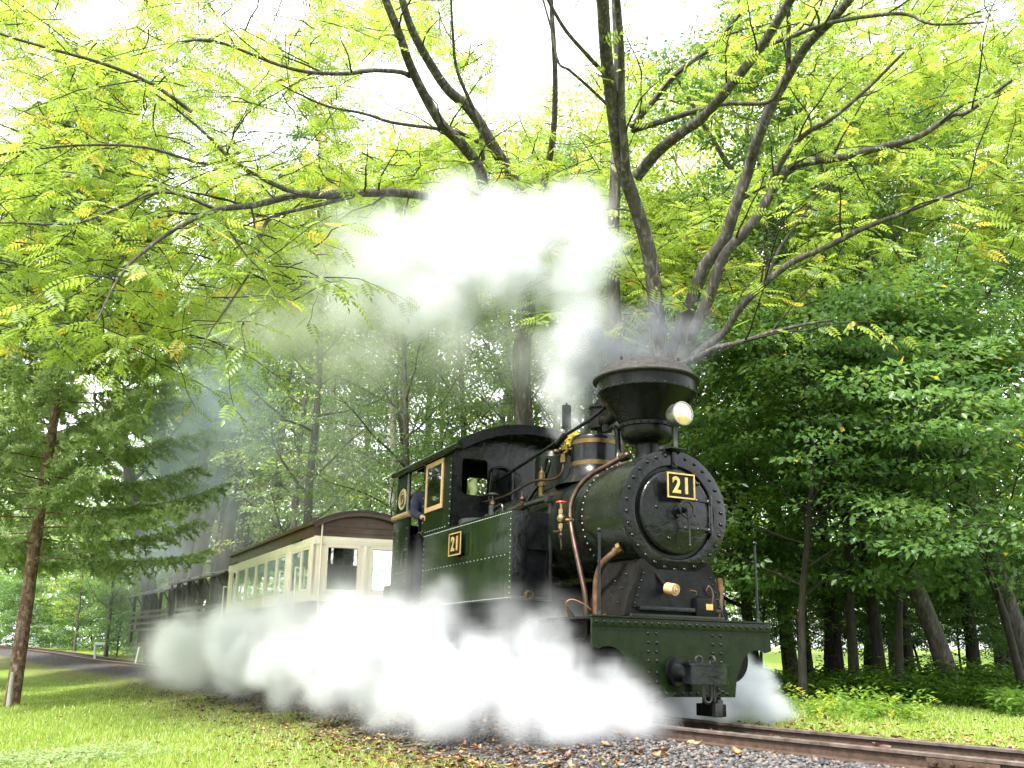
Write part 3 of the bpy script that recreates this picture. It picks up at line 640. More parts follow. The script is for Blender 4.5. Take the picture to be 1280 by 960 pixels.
rivet_run('cone_rivets', [(CX + .466 * math.cos(R(a)), .466 * math.sin(R(a)), 2.885) for a in range(0, 360, 12)], .008, lambda p: Vector((p[0] - CX, p[1], 0)).to_track_quat('Z', 'Y').to_matrix().to_4x4(), MAT['dark_steel'], cone)
rivet_run('bowl_bolts', [(CX + .262 * math.cos(R(a)), .262 * math.sin(R(a)), 2.566) for a in range(0, 360, 15)], .011, lambda p: Vector((p[0] - CX, p[1], 0)).to_track_quat('Z', 'Y').to_matrix().to_4x4(), MAT['black_paint'], cone)
# steam dome
DX = -1.49
m = MB(); m.lathe([(.40, 2.14), (.33, 2.20), (.27, 2.27), (.248, 2.34), (.244, 2.36), (.240, 2.60), (.24, 2.63), (.225, 2.655), (.12, 2.68), (1e-4, 2.685)], 48, MZ(DX, 0, 0), caps=False); dome = m.build('steam_dome', MAT['black_gloss'], L)
for z0, z1, r in ((2.335, 2.385, .2505), (2.555, 2.605, .2475)):
    m = MB(); m.lathe([(r - .01, z0), (r, z0 + .003), (r, z1 - .003), (r - .01, z1)], 48, MZ(DX, 0, 0), caps=False); m.build('dome_band', MAT['old_brass'], dome)
# air-brake casting and elbow behind the chimney
m = MB(); m.cyl((-1.35, -.02, 2.72), (-1.35, -.02, 2.93), .095, 20); m.cyl((-1.35, -.02, 2.93), (-1.35, -.02, 2.95), .11, 20); m.cyl((-1.35, -.02, 2.96), (-1.30, -.02, 2.98), .06, 12)
m.tube([(-1.33, -.02, 2.80), (-1.15, -.04, 2.76), (-.98, -.03, 2.80), (-.85, -.02, 2.80)], .055, 12); m.build('turbo_generator', MAT['grimy_black'], L)
m = MB(); m.cyl((-1.35, 0, 2.66), (-1.35, 0, 2.74), .05, 12); m.build('generator_foot', MAT['grimy_black'], L)
m = MB(); m.tube([(-.86, -.20, 2.60), (-.77, -.20, 2.595), (-.72, -.20, 2.53), (-.705, -.2, 2.36), (-.68, -.22, 2.27)], .026, 10); m.tube([(-.70, -.2, 2.36), (-.62, -.2, 2.28), (-.5, -.22, 2.265)], .018, 8); m.cyl((-.90, -.2, 2.575), (-.90, -.2, 2.64), .05, 12); m.build('blast_pipe_elbow', MAT['black_paint'], L)
# safety valve / whistle with its copper feed
m = MB(); m.cyl((-1.91, -.10, 2.83), (-1.91, -.10, 3.08), .050, 20); m.cyl((-1.91, -.10, 2.825), (-1.91, -.10, 2.85), .054, 20); m.cyl((-1.91, -.10, 3.08), (-1.91, -.10, 3.11), .012, 8); m.build('whistle', MAT['black_paint'], L)
m = MB(); m.cyl((-1.91, -.10, 2.52), (-1.91, -.10, 2.83), .017, 10); m.ball((-1.91, -.10, 2.71), .036); m.cyl((-1.91, -.1, 2.62), (-1.91, -.1, 2.645), .055, 12); m.ball((-1.91, -.10, 2.58), .045); m.build('whistle_stem', MAT['dull_copper'], L)
m = MB()
for a in range(0, 360, 60): m.cyl((-1.91, -.1, 2.58), (-1.91 + .11 * math.cos(R(a)), -.1 + .11 * math.sin(R(a)), 2.575), .022, 8); m.ball((-1.91 + .11 * math.cos(R(a)), -.1 + .11 * math.sin(R(a)), 2.575), .03)
m.build('steam_manifold', MAT['dull_copper'], L)
m = MB(); m.cyl((-1.60, -.30, 2.385), (-1.60, -.30, 2.44), .034, 8); m.cyl((-1.60, -.3, 2.43), (-1.60, -.3, 2.47), .028, 8); m.tube([(-1.60, -.3, 2.47), (-1.64, -.22, 2.53), (-1.80, -.15, 2.575)], .018, 8); m.build('union_nut', MAT['old_brass'], L)
m = MB(); m.tube([(-1.60, -.30, 2.39), (-1.60, -.31, 2.30), (-1.66, -.34, 2.235), (-1.80, -.38, 2.23), (-2.03, -.40, 2.255), (-2.25, -.44, 2.22), (-2.5, -.5, 2.16), (-2.8, -.52, 2.15), (-3.14, -.52, 2.16)], .013, 8); m.build('copper_pipe', MAT['dull_copper'], L)
# reach rod / handrail from cab to the generator
m = MB(); m.tube([(-3.14, -.35, 2.42), (-2.3, -.34, 2.53), (-1.62, -.30, 2.645)], .017, 8, smooth=False); m.cyl((-1.72, -.30, 2.61), (-1.58, -.30, 2.66), .034, 10); m.tube([(-1.60, -.30, 2.66), (-1.28, -.2, 2.76), (-1.16, -.14, 2.83), (-1.10, -.10, 2.89), (-1.02, -.08, 2.895)], .017, 8, smooth=False); m.ball((-1.10, -.10, 2.89), .035); m.build('throttle_rod', MAT['black_paint'], L)
# copper pipes down the smokebox side
def side_pt(a, r, x): return (x, -r * math.cos(R(a)), ZC + r * math.sin(R(a)))
m = MB(); m.tube([(-.60, -.22, 2.275), side_pt(58, .575, -.70), side_pt(45, .575, -.86), side_pt(30, .57, -.95), side_pt(12, .57, -.97), side_pt(-3, .58, -.93), (-.83, -.60, 1.50), (-.70, -.60, 1.20), (-.62, -.60, 1.0), (-.60, -.60, .80)], .024, 12); m.build('injector_pipe', MAT['dull_copper'], L)
m = MB(); m.cyl((-.63, -.22, 2.275), (-.565, -.20, 2.285), .045, 10); m.ball((-.55, -.2, 2.28), .04); m.build('pipe_union', MAT['dull_copper'], L)
m = MB(); m.tube([(-.30, -.46, 1.38), (-.36, -.50, 1.33), (-.46, -.52, 1.27), (-.545, -.52, 1.17), (-.575, -.52, 1.02), (-.575, -.52, .82)], .033, 12); m.build('exhaust_pipe', MAT['copper'], L)
m = MB(); m.cyl((-.31, -.455, 1.39), (-.285, -.435, 1.405), .052, 8); m.cyl((-.30, -.46, 1.38), (-.33, -.475, 1.365), .040, 12); m.build('pipe_flange', MAT['old_brass'], L)
# clack valve with the red hand wheel
VX, VY = -.965, -.66
m = MB(); m.cyl((VX, VY, 1.60), (VX, VY, 1.85), .014, 10); m.ball((VX, VY, 1.715), .043, 14, (1, 1, 1.1)); m.cyl((VX, VY, 1.755), (VX, VY, 1.80), .026, 8); m.cyl((VX, VY, 1.62), (VX, VY, 1.665), .026, 8); m.cyl((VX, VY, 1.70), (VX + .03, -.55, 1.70), .02, 8); m.cyl((VX + .03, -.60, 1.70), (VX + .03, -.58, 1.70), .036, 8)
vb = m.build('check_valve', MAT['brass'], L)
m = MB(); m.torus((VX, VY, 1.862), .042, .010, 'Z', 20, 8); m.cyl((VX, VY, 1.85), (VX, VY, 1.875), .014, 8); m.box(VX - .04, VX + .04, VY - .007, VY + .007, 1.856, 1.868); m.build('valve_wheel', MAT['red_enamel'], vb)
m = MB(); m.tube([(VX, VY, 1.60), (VX - .07, VY - .01, 1.60), (VX - .12, VY - .01, 1.605)], .012, 8); m.cyl((VX, VY, 1.50), (VX, VY, 1.60), .010, 8); m.ball((VX, VY, 1.56), .022); m.tube([(VX + .035, VY, 1.545), (VX, VY, 1.55), (VX - .035, VY, 1.545)], .007, 6); m.tube([(VX, VY, 1.52), (VX + .01, VY, 1.46), (VX + .005, VY, 1.43)], .009, 6); m.build('drain_cock', MAT['dull_copper'], vb)

# saddle, footplate and steam chest
m = MB(); ss = [(-.53, .83), (-.49, .98), (-.41, 1.12), (-.36, 1.30), (.36, 1.30), (.41, 1.12), (.49, .98), (.53, .83)]
m.prism(ss, [], -.72, -.10, PYZ(0)); sad = m.build('saddle', MAT['grimy_black'], L)
m = MB(); m.prism([(-.455, .90), (-.37, 1.12), (-.34, 1.22), (.34, 1.22), (.37, 1.12), (.455, .90)], [], 0, .010, PYZ(-.10)); m.build('saddle_plate', MAT['black_paint'], sad)
rvs = rivet_mesh(.010)
for sgn in (-1, 1):
    for k in range(5): rivet_at(rvs, (-.088, sgn * (.43 - .022 * k), .93 + .062 * k), (0, R(90), 0), sad, MAT['black_gloss'])
for k in range(5): rivet_at(rvs, (-.25 - (.14 * (k % 2)), -.50 + .022 * k, .94 + .06 * k), (R(90), 0, 0), sad, MAT['steel'])
m = MB(); m.box(-1.55, -.02, -.86, .86, .79, .812, .003); m.build('footplate', MAT['black_paint'], L)
m = MB(); m.box(-.09, -.055, -.40, .42, .875, .91, .004); m.box(-.10, -.03, -.50, .44, .812, .845, .004); m.build('front_step', MAT['black_gloss'], L)
m = MB(); m.tube([(-.11, -.24, 1.22), (-.06, -.18, 1.12), (-.02, -.15, 1.06)], .016, 8); m.build('cock_stem', MAT['black_paint'], L)
m = MB(); m.cyl((-.04, -.14, 1.062), (.055, -.12, 1.045), .049, 20); m.cyl((.055, -.12, 1.045), (.06, -.118, 1.044), .034, 20); m.cyl((.058, -.12, 1.045), (.072, -.115, 1.043), .012, 8); m.build('turned_brass_plug', MAT['varnished_wood'], L)
m = MB(); m.box(-.16, -.04, .16, .36, .845, 1.0, .006); m.box(-.14, -.06, .20, .32, 1.0, 1.015, .003); bx = m.build('lubricator_box', MAT['black_paint'], L)
m = MB(); m.box(-.038, -.034, .25, .32, .90, .95); m.build('brass_tag', MAT['brass_leaf'], bx)
for pts in ([(-.10, .18, 1.01), (-.09, .19, 1.05), (-.10, .10, 1.055), (-.12, .03, .99), (-.12, .0, .93)], [(-.05, .30, .90), (-.04, .33, 1.02), (-.05, .30, 1.10), (-.07, .28, 1.06)], [(-.62, -.78, .81), (-.62, -.79, .93), (-.60, -.74, .965), (-.55, -.66, .93), (-.52, -.60, .88)]):
    m = MB(); m.tube(pts, .007, 8); m.build('oil_pipe', MAT['copper'], L)
for p_ in ((-.62, -.78), (-.35, -.56)):
    m = MB(); m.cyl((*p_, .812), (*p_, .845), .02, 8); m.build('oil_union', MAT['old_brass'], L)
m = MB(); m.tube([(-.12, .46, 1.18), (-.12, .47, 1.05), (-.12, .44, .84)], .028, 10); m.build('exhaust_pipe', MAT['copper'], L)
m = MB()
for a in range(6): pass
m.tube([(-.13, .36, 1.22), (-.10, .40, 1.08), (-.09, .46, .84)], .012, 6, smooth=False); m.build('brace_rod', MAT['black_paint'], L)
# buffer beam with the two cut-outs
ol = [(-.895, .80), (-.895, .655)] + [(-.895, .575)] + arc(-.745, .395, .185, 118, 12, 9)[0:] + [(-.515, .195), (.490, .195), (.515, .35)] + arc(.745, .395, .185, 168, 62, 9) + [(.895, .575), (.895, .655), (.895, .80)]
m = MB(); m.prism(ol, [], -.016, 0, PYZ(0)); beam = m.build('buffer_beam', MAT['wet_green_paint'], L)
m = MB(); m.box(-.08, .022, -.905, .905, .802, .818, .003); m.box(.0, .012, -.897, .897, .73, .80, .002); m.build('beam_top_angle', MAT['wet_green_paint'], beam)
m = MB(); m.box(-.10, -.017, -.50, .50, .20, .23, .003); m.build('beam_bottom_angle', MAT['black_paint'], beam)
rb = rivet_mesh(.0145)
for k in range(24): rivet_at(rb, (.012, -.86 + k * 1.72 / 23, .768), (0, R(90), 0), beam, MAT['black_gloss'])
for yy in (-.365, -.285, .275, .36):
    for k in range(7): 
        if k < 6 or abs(yy) > .3: rivet_at(rb, (.001, yy, .69 - .072 * k - (.02 if k > 3 else 0)), (0, R(90), 0), beam, MAT['wet_green_paint'])
for k in range(12): rivet_at(rb, (.001, -.42 + k * .075, .222), (0, R(90), 0), beam, MAT['wet_green_paint'])
for sgn in (-1, 1):
    m = MB(); m.cyl((-.04, sgn * .80, .818), (-.04, sgn * .80, 1.49), .0115, 10); m.cyl((-.04, sgn * .80, .818), (-.04, sgn * .80, .85), .022, 10, .014); m.ball((-.04, sgn * .80, 1.50), .022); m.build('marker_rod', MAT['black_gloss'], beam)
# coupler pot
m = MB(); m.cyl((-.01, -.10, .40), (.24, -.02, .39), .085, 20); m.cyl((.0, -.11, .40), (.03, -.105, .40), .115, 20); m.cyl((.12, -.06, .395), (.15, -.05, .395), .10, 20); cpl = m.build('coupler_shank', MAT['black_gloss'], L)
m = MB(); m.prism(arc(.18, 0, .175, -90, 90, 16) + [(.10, .175), (.10, -.175)], [], .305, .455, Matrix.Translation((.04, .035, 0))); m.prism(arc(.18, 0, .185, -90, 90, 16) + [(.10, .185), (.10, -.185)], [], .45, .465, Matrix.Translation((.04, .035, 0))); m.build('coupler_pocket', MAT['black_gloss'], cpl)
for yy, rr in ((-.03, .032), (.10, .036)):
    m = MB(); m.torus((.22, yy, .485), rr, .010, 'Y' if yy > 0 else 'X', 20, 8); m.build('pin_ring', MAT['dark_steel'], cpl)
m = MB(); m.tube([(.28, -.035, .34), (.28, -.035, .20), (.28, 0, .165), (.28, .035, .20), (.28, .035, .34)], .014, 8); m.build('coupling_link', MAT['dark_steel'], cpl)
m = MB(); m.cyl((.27, .07, .35), (.27, .07, .17), .018, 10); m.box(.25, .305, .055, .125, .055, .165, .010); m.box(.26, .295, .085, .14, .12, .19, .01); m.tube([(.28, .08, .22), (.29, .11, .25), (.29, .09, .28)], .012, 8); m.build('coupling_hook', MAT['dark_steel'], cpl)
m = MB(); m.box(.10, .14, -.10, -.045, .24, .345, .004); m.build('coupler_stay', MAT['grimy_black'], cpl)
# wheel guards
for sgn in (-1, 1):
    m = MB(); m.box(-.30, -.08, sgn * .38 - .075, sgn * .38 + .075, .035, .135, .006); m.box(-.26, -.10, sgn * .38 - .04, sgn * .38 + .04, .12, .24, .004); m.build('rail_guard', MAT['grimy_black'], L)
m = MB(); m.prism([(-.30, .135), (-.10, .20), (-.10, .23), (-.42, .23), (-.42, .16)], [], -.06, .0, PXZ(-.10)); m.build('brake_hanger', MAT['grimy_black'], L)
# frames, cylinders, wheels, rods
for sgn in (-1, 1):
    m = MB(); m.box(-4.9, -.02, sgn * .30 - .012, sgn * .30 + .012, .26, .79, .003); m.build('frame_plate', MAT['grimy_black'], L)
    m = MB(); m.cyl((-.95, sgn * .66, .50), (-.30, sgn * .66, .50), .185, 28); m.cyl((-.98, sgn * .66, .50), (-.95, sgn * .66, .50), .20, 28); m.cyl((-.30, sgn * .66, .50), (-.27, sgn * .66, .50), .20, 28); m.box(-.92, -.33, sgn * .62 - .13, sgn * .62 + .13, .60, .79, .01); m.build('cylinder_block', MAT['grimy_black'], L)
    for k, xx in enumerate((-1.55, -2.35, -3.15)):
        m = MB(); m.lathe([(.215, -.045), (.30, -.045), (.30, .02), (.325, .03), (.325, .045), (.215, .045)], 40, Matrix.Translation((xx, sgn * .405, .30)) @ Matrix.Rotation(R(-90 * sgn * -1), 4, 'X'), caps=False)
        m.lathe([(.215, -.045), (.215, .045)], 40, Matrix.Translation((xx, sgn * .405, .30)) @ Matrix.Rotation(R(90), 4, 'X'), caps=False)
        m.cyl((xx, sgn * .36, .30), (xx, sgn * .50, .30), .06, 16)
        for a in range(0, 360, 36): m.cyl((xx, sgn * .405, .30), (xx + .23 * math.cos(R(a)), sgn * .405, .30 + .23 * math.sin(R(a))), .018, 6)
        m.build('wheel', MAT['grimy_black'], L)
    m = MB(); m.box(-3.25, -1.45, sgn * .55 - .012, sgn * .55 + .012, .20, .27, .006); m.build('coupling_rod', MAT['steel'], L)
    m = MB(); m.box(-2.40, -1.0, sgn * .60 - .012, sgn * .60 + .012, .36, .42, .006); m.cyl((-1.0, sgn * .62, .5), (-1.4, sgn * .62, .46), .02, 8); m.build('main_rod', MAT['steel'], L)
m = MB()
for xx in (-1.55, -2.35, -3.15): m.cyl((xx, -.4, .30), (xx, .4, .30), .05, 12)
m.build('axles', MAT['grimy_black'], L)['kind'] = 'stuff'
m = MB(); m.prism([(-1.05, .79), (-.88, .98), (-.85, .98), (-.60, .812), (-.60, .79)], [], -.01, 0, PXZ(-.70)); m.build('splasher', MAT['black_paint'], L)

# side tanks
def tank(sgn):
    y0, y1 = sorted((sgn * .50, sgn * .90)); ys = sgn * .90
    m = MB(); m.box(-3.99, -1.515, y0, y1, 1.0, 1.845, .006); tk = m.build('side_tank', MAT['green_paint'] , L)
    m = MB(); m.box(-1.516, -1.506, y0 + .006, y1 - .006, 1.03, 1.84, .002)
    m.prism([(-.52 * 1, 1.075), (-.80, 1.075), (-.80, 1.50), (-.52, 1.50)], [rect(-.775, -.545, 1.10, 1.475)], 0, .018, PYZ(-1.505)) if sgn < 0 else None
    m.build('tank_front', MAT['wet_black'], tk)
    if sgn < 0:
        m = MB(); m.box(-1.53, -1.485, -.508, -.475, 1.03, 2.0, .004); m.box(-1.53, -1.485, -.90, -.475, 1.0, 1.03, .004); m.build('tank_edge_angle', MAT['dark_steel'], tk)
        m = MB(); m.lathe([(.028, 0), (.042, .002), (.045, .02), (.045, .055), (.028, .056), (.026, .02)], 24, MX(-1.51, -.73, 1.045), caps=False); m.build('drain_ring', MAT['brass'], tk)
        r = .0062
        pts = [(-3.97 + k * .0405, -.902, 1.828) for k in range(61)] + [(-3.4 + k * .0405, -.902, 1.018) for k in range(47)] + [(-3.94 + k * .095, -.902, 1.425) for k in range(25)]
        pts += [(-1.545, -.902, 1.06 + k * .054) for k in range(14)] + [(-3.965, -.902, 1.06 + k * .062) for k in range(12)]
        rivet_run('tank_rivets', pts, r, '-Y', MAT['steel'], tk)
        m = MB(); m.box(-3.97, -1.52, -.897, -.880, 1.845, 1.858, .002); m.build('tank_lip', MAT['green_paint'], tk)
        # filler, pipes and fittings along the tank top
        m = MB(); m.cyl((-2.85, -.70, 1.845), (-2.85, -.70, 1.90), .20, 28); m.cyl((-2.85, -.70, 1.90), (-2.85, -.70, 1.915), .185, 28); m.build('tank_filler', MAT['dark_steel'], tk)
        m = MB(); m.cyl((-2.35, -.60, 1.955), (-1.50, -.52, 1.985), .028, 12); m.box(-1.53, -1.47, -.55, -.48, 1.95, 2.01, .004); m.build('feed_pipe', MAT['dark_steel'], tk)
        m = MB(); m.cyl((-2.05, -.57, 1.965), (-1.93, -.555, 1.97), .045, 8); m.cyl((-1.99, -.565, 1.97), (-1.99, -.565, 2.07), .026, 8); m.ball((-1.99, -.565, 2.04), .034); m.cyl((-1.99, -.565, 2.07), (-1.99, -.565, 2.12), .016, 8); m.build('feed_valve', MAT['dull_copper'], tk); m = MB(); m.cyl((-2.36, -.60, 1.955), (-2.30, -.595, 1.957), .042, 8); m.build('pipe_nut', MAT['dull_copper'], tk)
        m = MB(); m.tube([(-2.50, -.66, 1.85), (-2.50, -.66, 1.98), (-2.42, -.66, 2.01), (-2.30, -.65, 2.01), (-2.28, -.65, 1.86)], .014, 8); m.tube([(-2.60, -.6, 1.85), (-2.56, -.6, 1.96), (-2.48, -.6, 1.98)], .016, 8); m.build('pipe_hoop', MAT['dark_steel'], tk)
        m = MB(); m.cyl((-2.62, -.62, 1.845), (-2.62, -.62, 2.05), .042, 12); m.cyl((-2.62, -.62, 2.05), (-2.62, -.62, 2.17), .012, 8); m.cyl((-2.62, -.62, 2.165), (-2.62, -.62, 2.185), .07, 16, .05); m.box(-2.70, -2.56, -.70, -.56, 1.845, 1.92, .006); gv = m.build('globe_valve', MAT['dark_steel'], tk)
        m = MB(); m.cyl((-2.62, -.62, 2.06), (-2.62, -.62, 2.10), .034, 6); m.cyl((-2.76, -.62, 1.95), (-2.72, -.62, 1.95), .03, 8); m.build('gland_nut', MAT['old_brass'], gv)
    return tk
tank(-1); tank(1)
m = MB(); m.cyl((-2.02, -.33, 2.09), (-2.02, -.33, 2.20), .034, 12); m.cyl((-2.02, -.33, 2.20), (-2.02, -.33, 2.24), .048, 12); m.cyl((-2.02, -.33, 2.24), (-2.02, -.33, 2.34), .036, 12); m.cyl((-2.02, -.33, 2.34), (-2.02, -.33, 2.37), .042, 12, .015); m.cyl((-2.02, -.33, 2.37), (-2.02, -.33, 2.41), .01, 8); m.build('sight_lubricator', MAT['old_brass'], L)
m = MB(); m.box(-2.5, -1.66, -.008, .008, 2.2, 2.21); m.cyl((-2.45, .05, 2.15), (-2.45, .05, 2.60), .22, 24); m.lathe([(.22, 2.60), (.19, 2.66), (.1, 2.70), (1e-4, 2.71)], 24, MZ(-2.45, .05, 0), caps=False); m.build('sand_dome', MAT['boiler_paint'], L)
m = MB(); m.tube([(-2.25, -.38, 2.07), (-2.12, -.34, 2.20), (-2.05, -.28, 2.27)], .02, 8); m.tube([(-2.05, -.28, 2.28), (-1.98, -.26, 2.45), (-2.06, -.25, 2.5), (-2.12, -.27, 2.33)], .016, 8); m.build('dark_pipe', MAT['black_gloss'], L)

# cab
CF, CR = -3.15, -5.08
m = MB()
arcp = [(.90, 2.745)] + arc(0, 1.30, 1.70, 58.2, 121.8, 16) + [(-.90, 2.745)]
win = rrect(-.775, -.46, 2.24, 2.66, .05)
winL = [(-x, y) for x, y in win][::-1]
m.prism([(-.90, .80), (.90, .80)] + arcp, [win, winL], -.012, 0, PYZ(CF)); cf_ = m.build('cab_front', MAT['black_gloss'], L)
m = MB(); m.prism([(-.90, .80), (.90, .80)] + arcp, [rrect(-.72, -.08, 2.1, 2.82, .05), rrect(.08, .72, 2.1, 2.82, .05)], 0, .012, PYZ(CR)); m.build('cab_back', MAT['green_paint'], L)
# sides: post, window panel, doorway, rear panel
def side(sgn):
    y = -.90 if sgn < 0 else .888
    M_ = PXZ(y)
    m = MB(); m.prism([(-4.08, 1.845), (CF, 1.845), (CF, 2.745), (-4.62, 2.745), (-4.62, 2.695), (-4.08, 2.695)], [rect(-3.945, -3.43, 2.13, 2.665)], 0, .012, M_)
    sdp = m.build('cab_side', MAT['green_paint'], L)
    m = MB(); m.prism([(CR, .80), (-4.62, .80), (-4.62, 2.745), (CR, 2.745)], [], 0, .012, M_); m.build('cab_rear_panel', MAT['green_paint'], L)
    yo = -.915 if sgn < 0 else .903
    m = MB(); m.prism(rect(-3.97, -3.405, 2.105, 2.69), [rect(-3.915, -3.455, 2.16, 2.635)], 0, .014, PXZ(yo)); fr = m.build('window_frame', MAT['varnished_wood'], sdp)
    m = MB(); m.box(-3.925, -3.445, yo + .005 if sgn < 0 else yo + .004, yo + .009 if sgn < 0 else yo + .008, 2.15, 2.645); m.build('pane', MAT['pane_glass'], fr)
    if sgn < 0:
        m = MB(); m.box(-4.66, -4.615, -.912, -.885, .85, 2.70, .003); m.build('door_post', MAT['steel'], L)
        m = MB(); m.box(-5.07, -4.46, -.93, -.906, .85, 2.14, .004); hd = m.build('half_door', MAT['green_paint'], L)
        m = MB(); m.cyl((-5.09, -.925, 2.165), (-4.44, -.925, 2.165), .040, 14); m.build('arm_rest', MAT['worn_timber'], hd)
        m = MB(); m.tube([(-4.62, -.945, 1.67), (-4.50, -.955, 1.71), (-4.42, -.95, 1.70)], .012, 8); m.tube([(-4.62, -.945, 1.67), (-4.635, -.95, 1.60), (-4.64, -.95, 1.5)], .009, 8); m.build('door_handle', MAT['dark_steel'], hd)
        pts = [(-5.05, -.932, .95 + k * .075) for k in range(16)] + [(-4.87, -.932, .95 + k * .13) for k in range(9)] + [(-4.52, -.932, .95 + k * .13) for k in range(9)] + [(-4.95 + k * .06, -.932, 1.45) for k in range(7)]
        rivet_run('door_rivets', pts, .006, '-Y', MAT['steel'], hd)
        pts = [(-3.18, -.902, 1.9 + k * .082) for k in range(11)] + [(-4.05, -.902, 1.9 + k * .1) for k in range(9)] + [(-4.68, -.902, 2.25 + k * .12) for k in range(4)] + [(-3.3 - k * .08, -.902, 1.875) for k in range(9)]
        rivet_run('cab_rivets', pts, .0075, '-Y', MAT['steel'], sdp)
        MB_ = Matrix(((1, 0, 0, -4.83), (0, 0, -1, -.902), (0, 1, 0, 2.39), (0, 0, 0, 1)))
        m = MB(); m.lathe([(.138, 0), (.138, .01), (.13, .016), (.122, .010), (1e-4, .010)], 40, MB_, caps=False); bd = m.build('round_emblem', MAT['emblem_brass'], L)
        m = MB(); m.lathe([(.098, .010), (.095, .016), (.090, .016), (.087, .010)], 36, MB_, caps=False)
        m.tube([MB_ @ Vector((.055 * math.cos(R(a)) * (.4 + a / 500), .075 * math.sin(R(a)) * (.5 + a / 500), .014)) for a in range(0, 400, 30)], .006, 6); m.tube([MB_ @ Vector(p) for p in ((-.03, -.05, .014), (0, .02, .014), (.035, .055, .014))], .006, 6)
        m.build('emblem_relief', MAT['old_brass'], bd)
    else:
        m = MB(); m.box(-5.07, -4.46, .90, .924, .85, 2.14, .004); m.build('half_door', MAT['green_paint'], L)
side(-1); side(1)
m = MB(); m.prism(arc(0, 1.30, 1.745, 56.6, 123.4, 24) + arc(0, 1.30, 1.69, 123.4, 56.6, 24), [], 0, 2.30, PYZ(-5.15)); rf = m.build('cab_roof', MAT['black_paint'], L, 30)
for sgn in (-1, 1):
    m = MB(); m.tube([(-5.15, sgn * .935, 2.745), (-2.85, sgn * .935, 2.745)], .042, 12, smooth=False); m.build('roof_edge', MAT['green_paint'], rf)
m = MB(); m.prism(arc(0, 1.30, 1.765, 57.5, 122.5, 24) + arc(0, 1.30, 1.655, 122.5, 57.5, 24), [], 0, .035, PYZ(-2.875)); m.build('roof_rim', MAT['black_paint'], rf)
m = MB(); m.box(-4.5, -3.6, -.35, .35, 3.03, 3.085, .01); m.build('roof_hatch', MAT['black_paint'], rf)
m = MB(); m.box(CR + .01, CF - .02, -.88, .88, .79, .815); m.build('cab_floor', MAT['grimy_black'], L)
m = MB(); m.box(-3.42, -3.17, -.42, .42, .82, 2.05, .02); m.cyl((-3.42, 0, 1.9), (-3.5, 0, 1.9), .08, 16); m.cyl((-3.45, -.3, 2.1), (-3.45, .3, 2.1), .03, 10); m.cyl((-3.42, .25, 2.3), (-3.36, .25, 2.3), .07, 20); m.tube([(-3.4, -.2, 2.05), (-3.45, -.22, 2.3), (-3.3, -.3, 2.45)], .016, 8); m.build('backhead', MAT['grimy_black'], L)
m = MB(); m.box(-5.06, -4.75, -.86, .86, .815, 1.55, .01); m.build('bunker', MAT['grimy_black'], L)
m = MB(); m.box(-5.75, -5.09, -.80, .80, .60, 1.35, .01); m.box(-5.80, -5.02, -.86, .86, .56, .61, .004); m.cyl((-5.8, 0, .42), (-6.0, 0, .42), .07, 14); m.box(-5.80, -5.02, -.30, .30, .30, .56, .004); m.build('rear_bunker', MAT['green_paint'], L)
m = MB(); m.tube([(CF + .02, -.44, 2.20), (CF + .04, -.42, 2.50), (CF + .04, -.36, 2.58), (CF + .04, -.22, 2.58), (CF + .03, -.16, 2.5), (CF + .03, -.15, 2.2)], .014, 8); m.build('hoop_rail', MAT['black_gloss'], L)

# driver
D_ = empty('person', (0, 0, 0)); 
Ml = LOCO.rotation_euler.to_matrix().to_4x4(); Ml.translation = LOCO.location
D_.matrix_world = Ml @ Matrix.Translation((-4.46, -.63, .95))
tag(D_, 'driver in navy jacket and white collar leaning at the cab doorway', 'person')
def skin(name, pts, edges, rad, mt, parent, root=0, sub=2):
    me = bpy.data.meshes.new(name); me.from_pydata([Vector(p) for p in pts], edges, []); o = fin(name, me, mt, parent, 0)
    sk = o.modifiers.new('skin', 'SKIN'); 
    if not me.skin_vertices:
        bpy.context.view_layer.objects.active = o
    sv = me.skin_vertices[0].data if me.skin_vertices else None
    if sv:
        for v, r_ in zip(sv, rad): v.radius = (r_, r_) if not isinstance(r_, tuple) else r_; v.use_root = False
        sv[root].use_root = True
    ss_ = o.modifiers.new('sub', 'SUBSURF'); ss_.levels = sub; ss_.render_levels = sub
    dg = bpy.context.evaluated_depsgraph_get(); me2 = bpy.data.meshes.new_from_object(o.evaluated_get(dg)); o.modifiers.clear(); o.data = me2
    me2.polygons.foreach_set('use_smooth', np.ones(len(me2.polygons), bool)); 
    if not me2.materials: me2.materials.append(mt)
    return o
# local: X forward, Y left, Z up; feet at 0. trunk leans forward (to +X)
B = [(-.10, 0, .90), (-.08, 0, 1.06), (-.02, -.03, 1.24), (.05, -.06, 1.42), (.13, -.07, 1.50), (.19, -.08, 1.545), (.27, -.09, 1.62), (.30, -.09, 1.70),
     (.02, -.21, 1.40), (.10, -.28, 1.20), (.32, -.24, 1.13), (.38, -.24, 1.13),
     (.02, .13, 1.40), (.06, .24, 1.18), (.24, .22, 1.10), (.30, .22, 1.10),
     (-.10, -.10, .86), (-.04, -.12, .47), (-.12, -.12, .08), (-.02, -.12, .04), (-.10, .10, .86), (-.02, .12, .47), (-.12, .12, .08), (-.02, .12, .04)]
E_ = [(0, 1), (1, 2), (2, 3), (3, 4), (4, 5), (5, 6), (6, 7), (3, 8), (8, 9), (9, 10), (10, 11), (3, 12), (12, 13), (13, 14), (14, 15), (0, 16), (16, 17), (17, 18), (18, 19), (0, 20), (20, 21), (21, 22), (22, 23)]
Rr = [.13, .12, .14, .13, .07, .058, .088, .080, .075, .045, .032, .03, .075, .045, .032, .03, .09, .06, .045, .04, .09, .06, .045, .04]
skin('body', B, E_, Rr, MAT['skin'], D_)
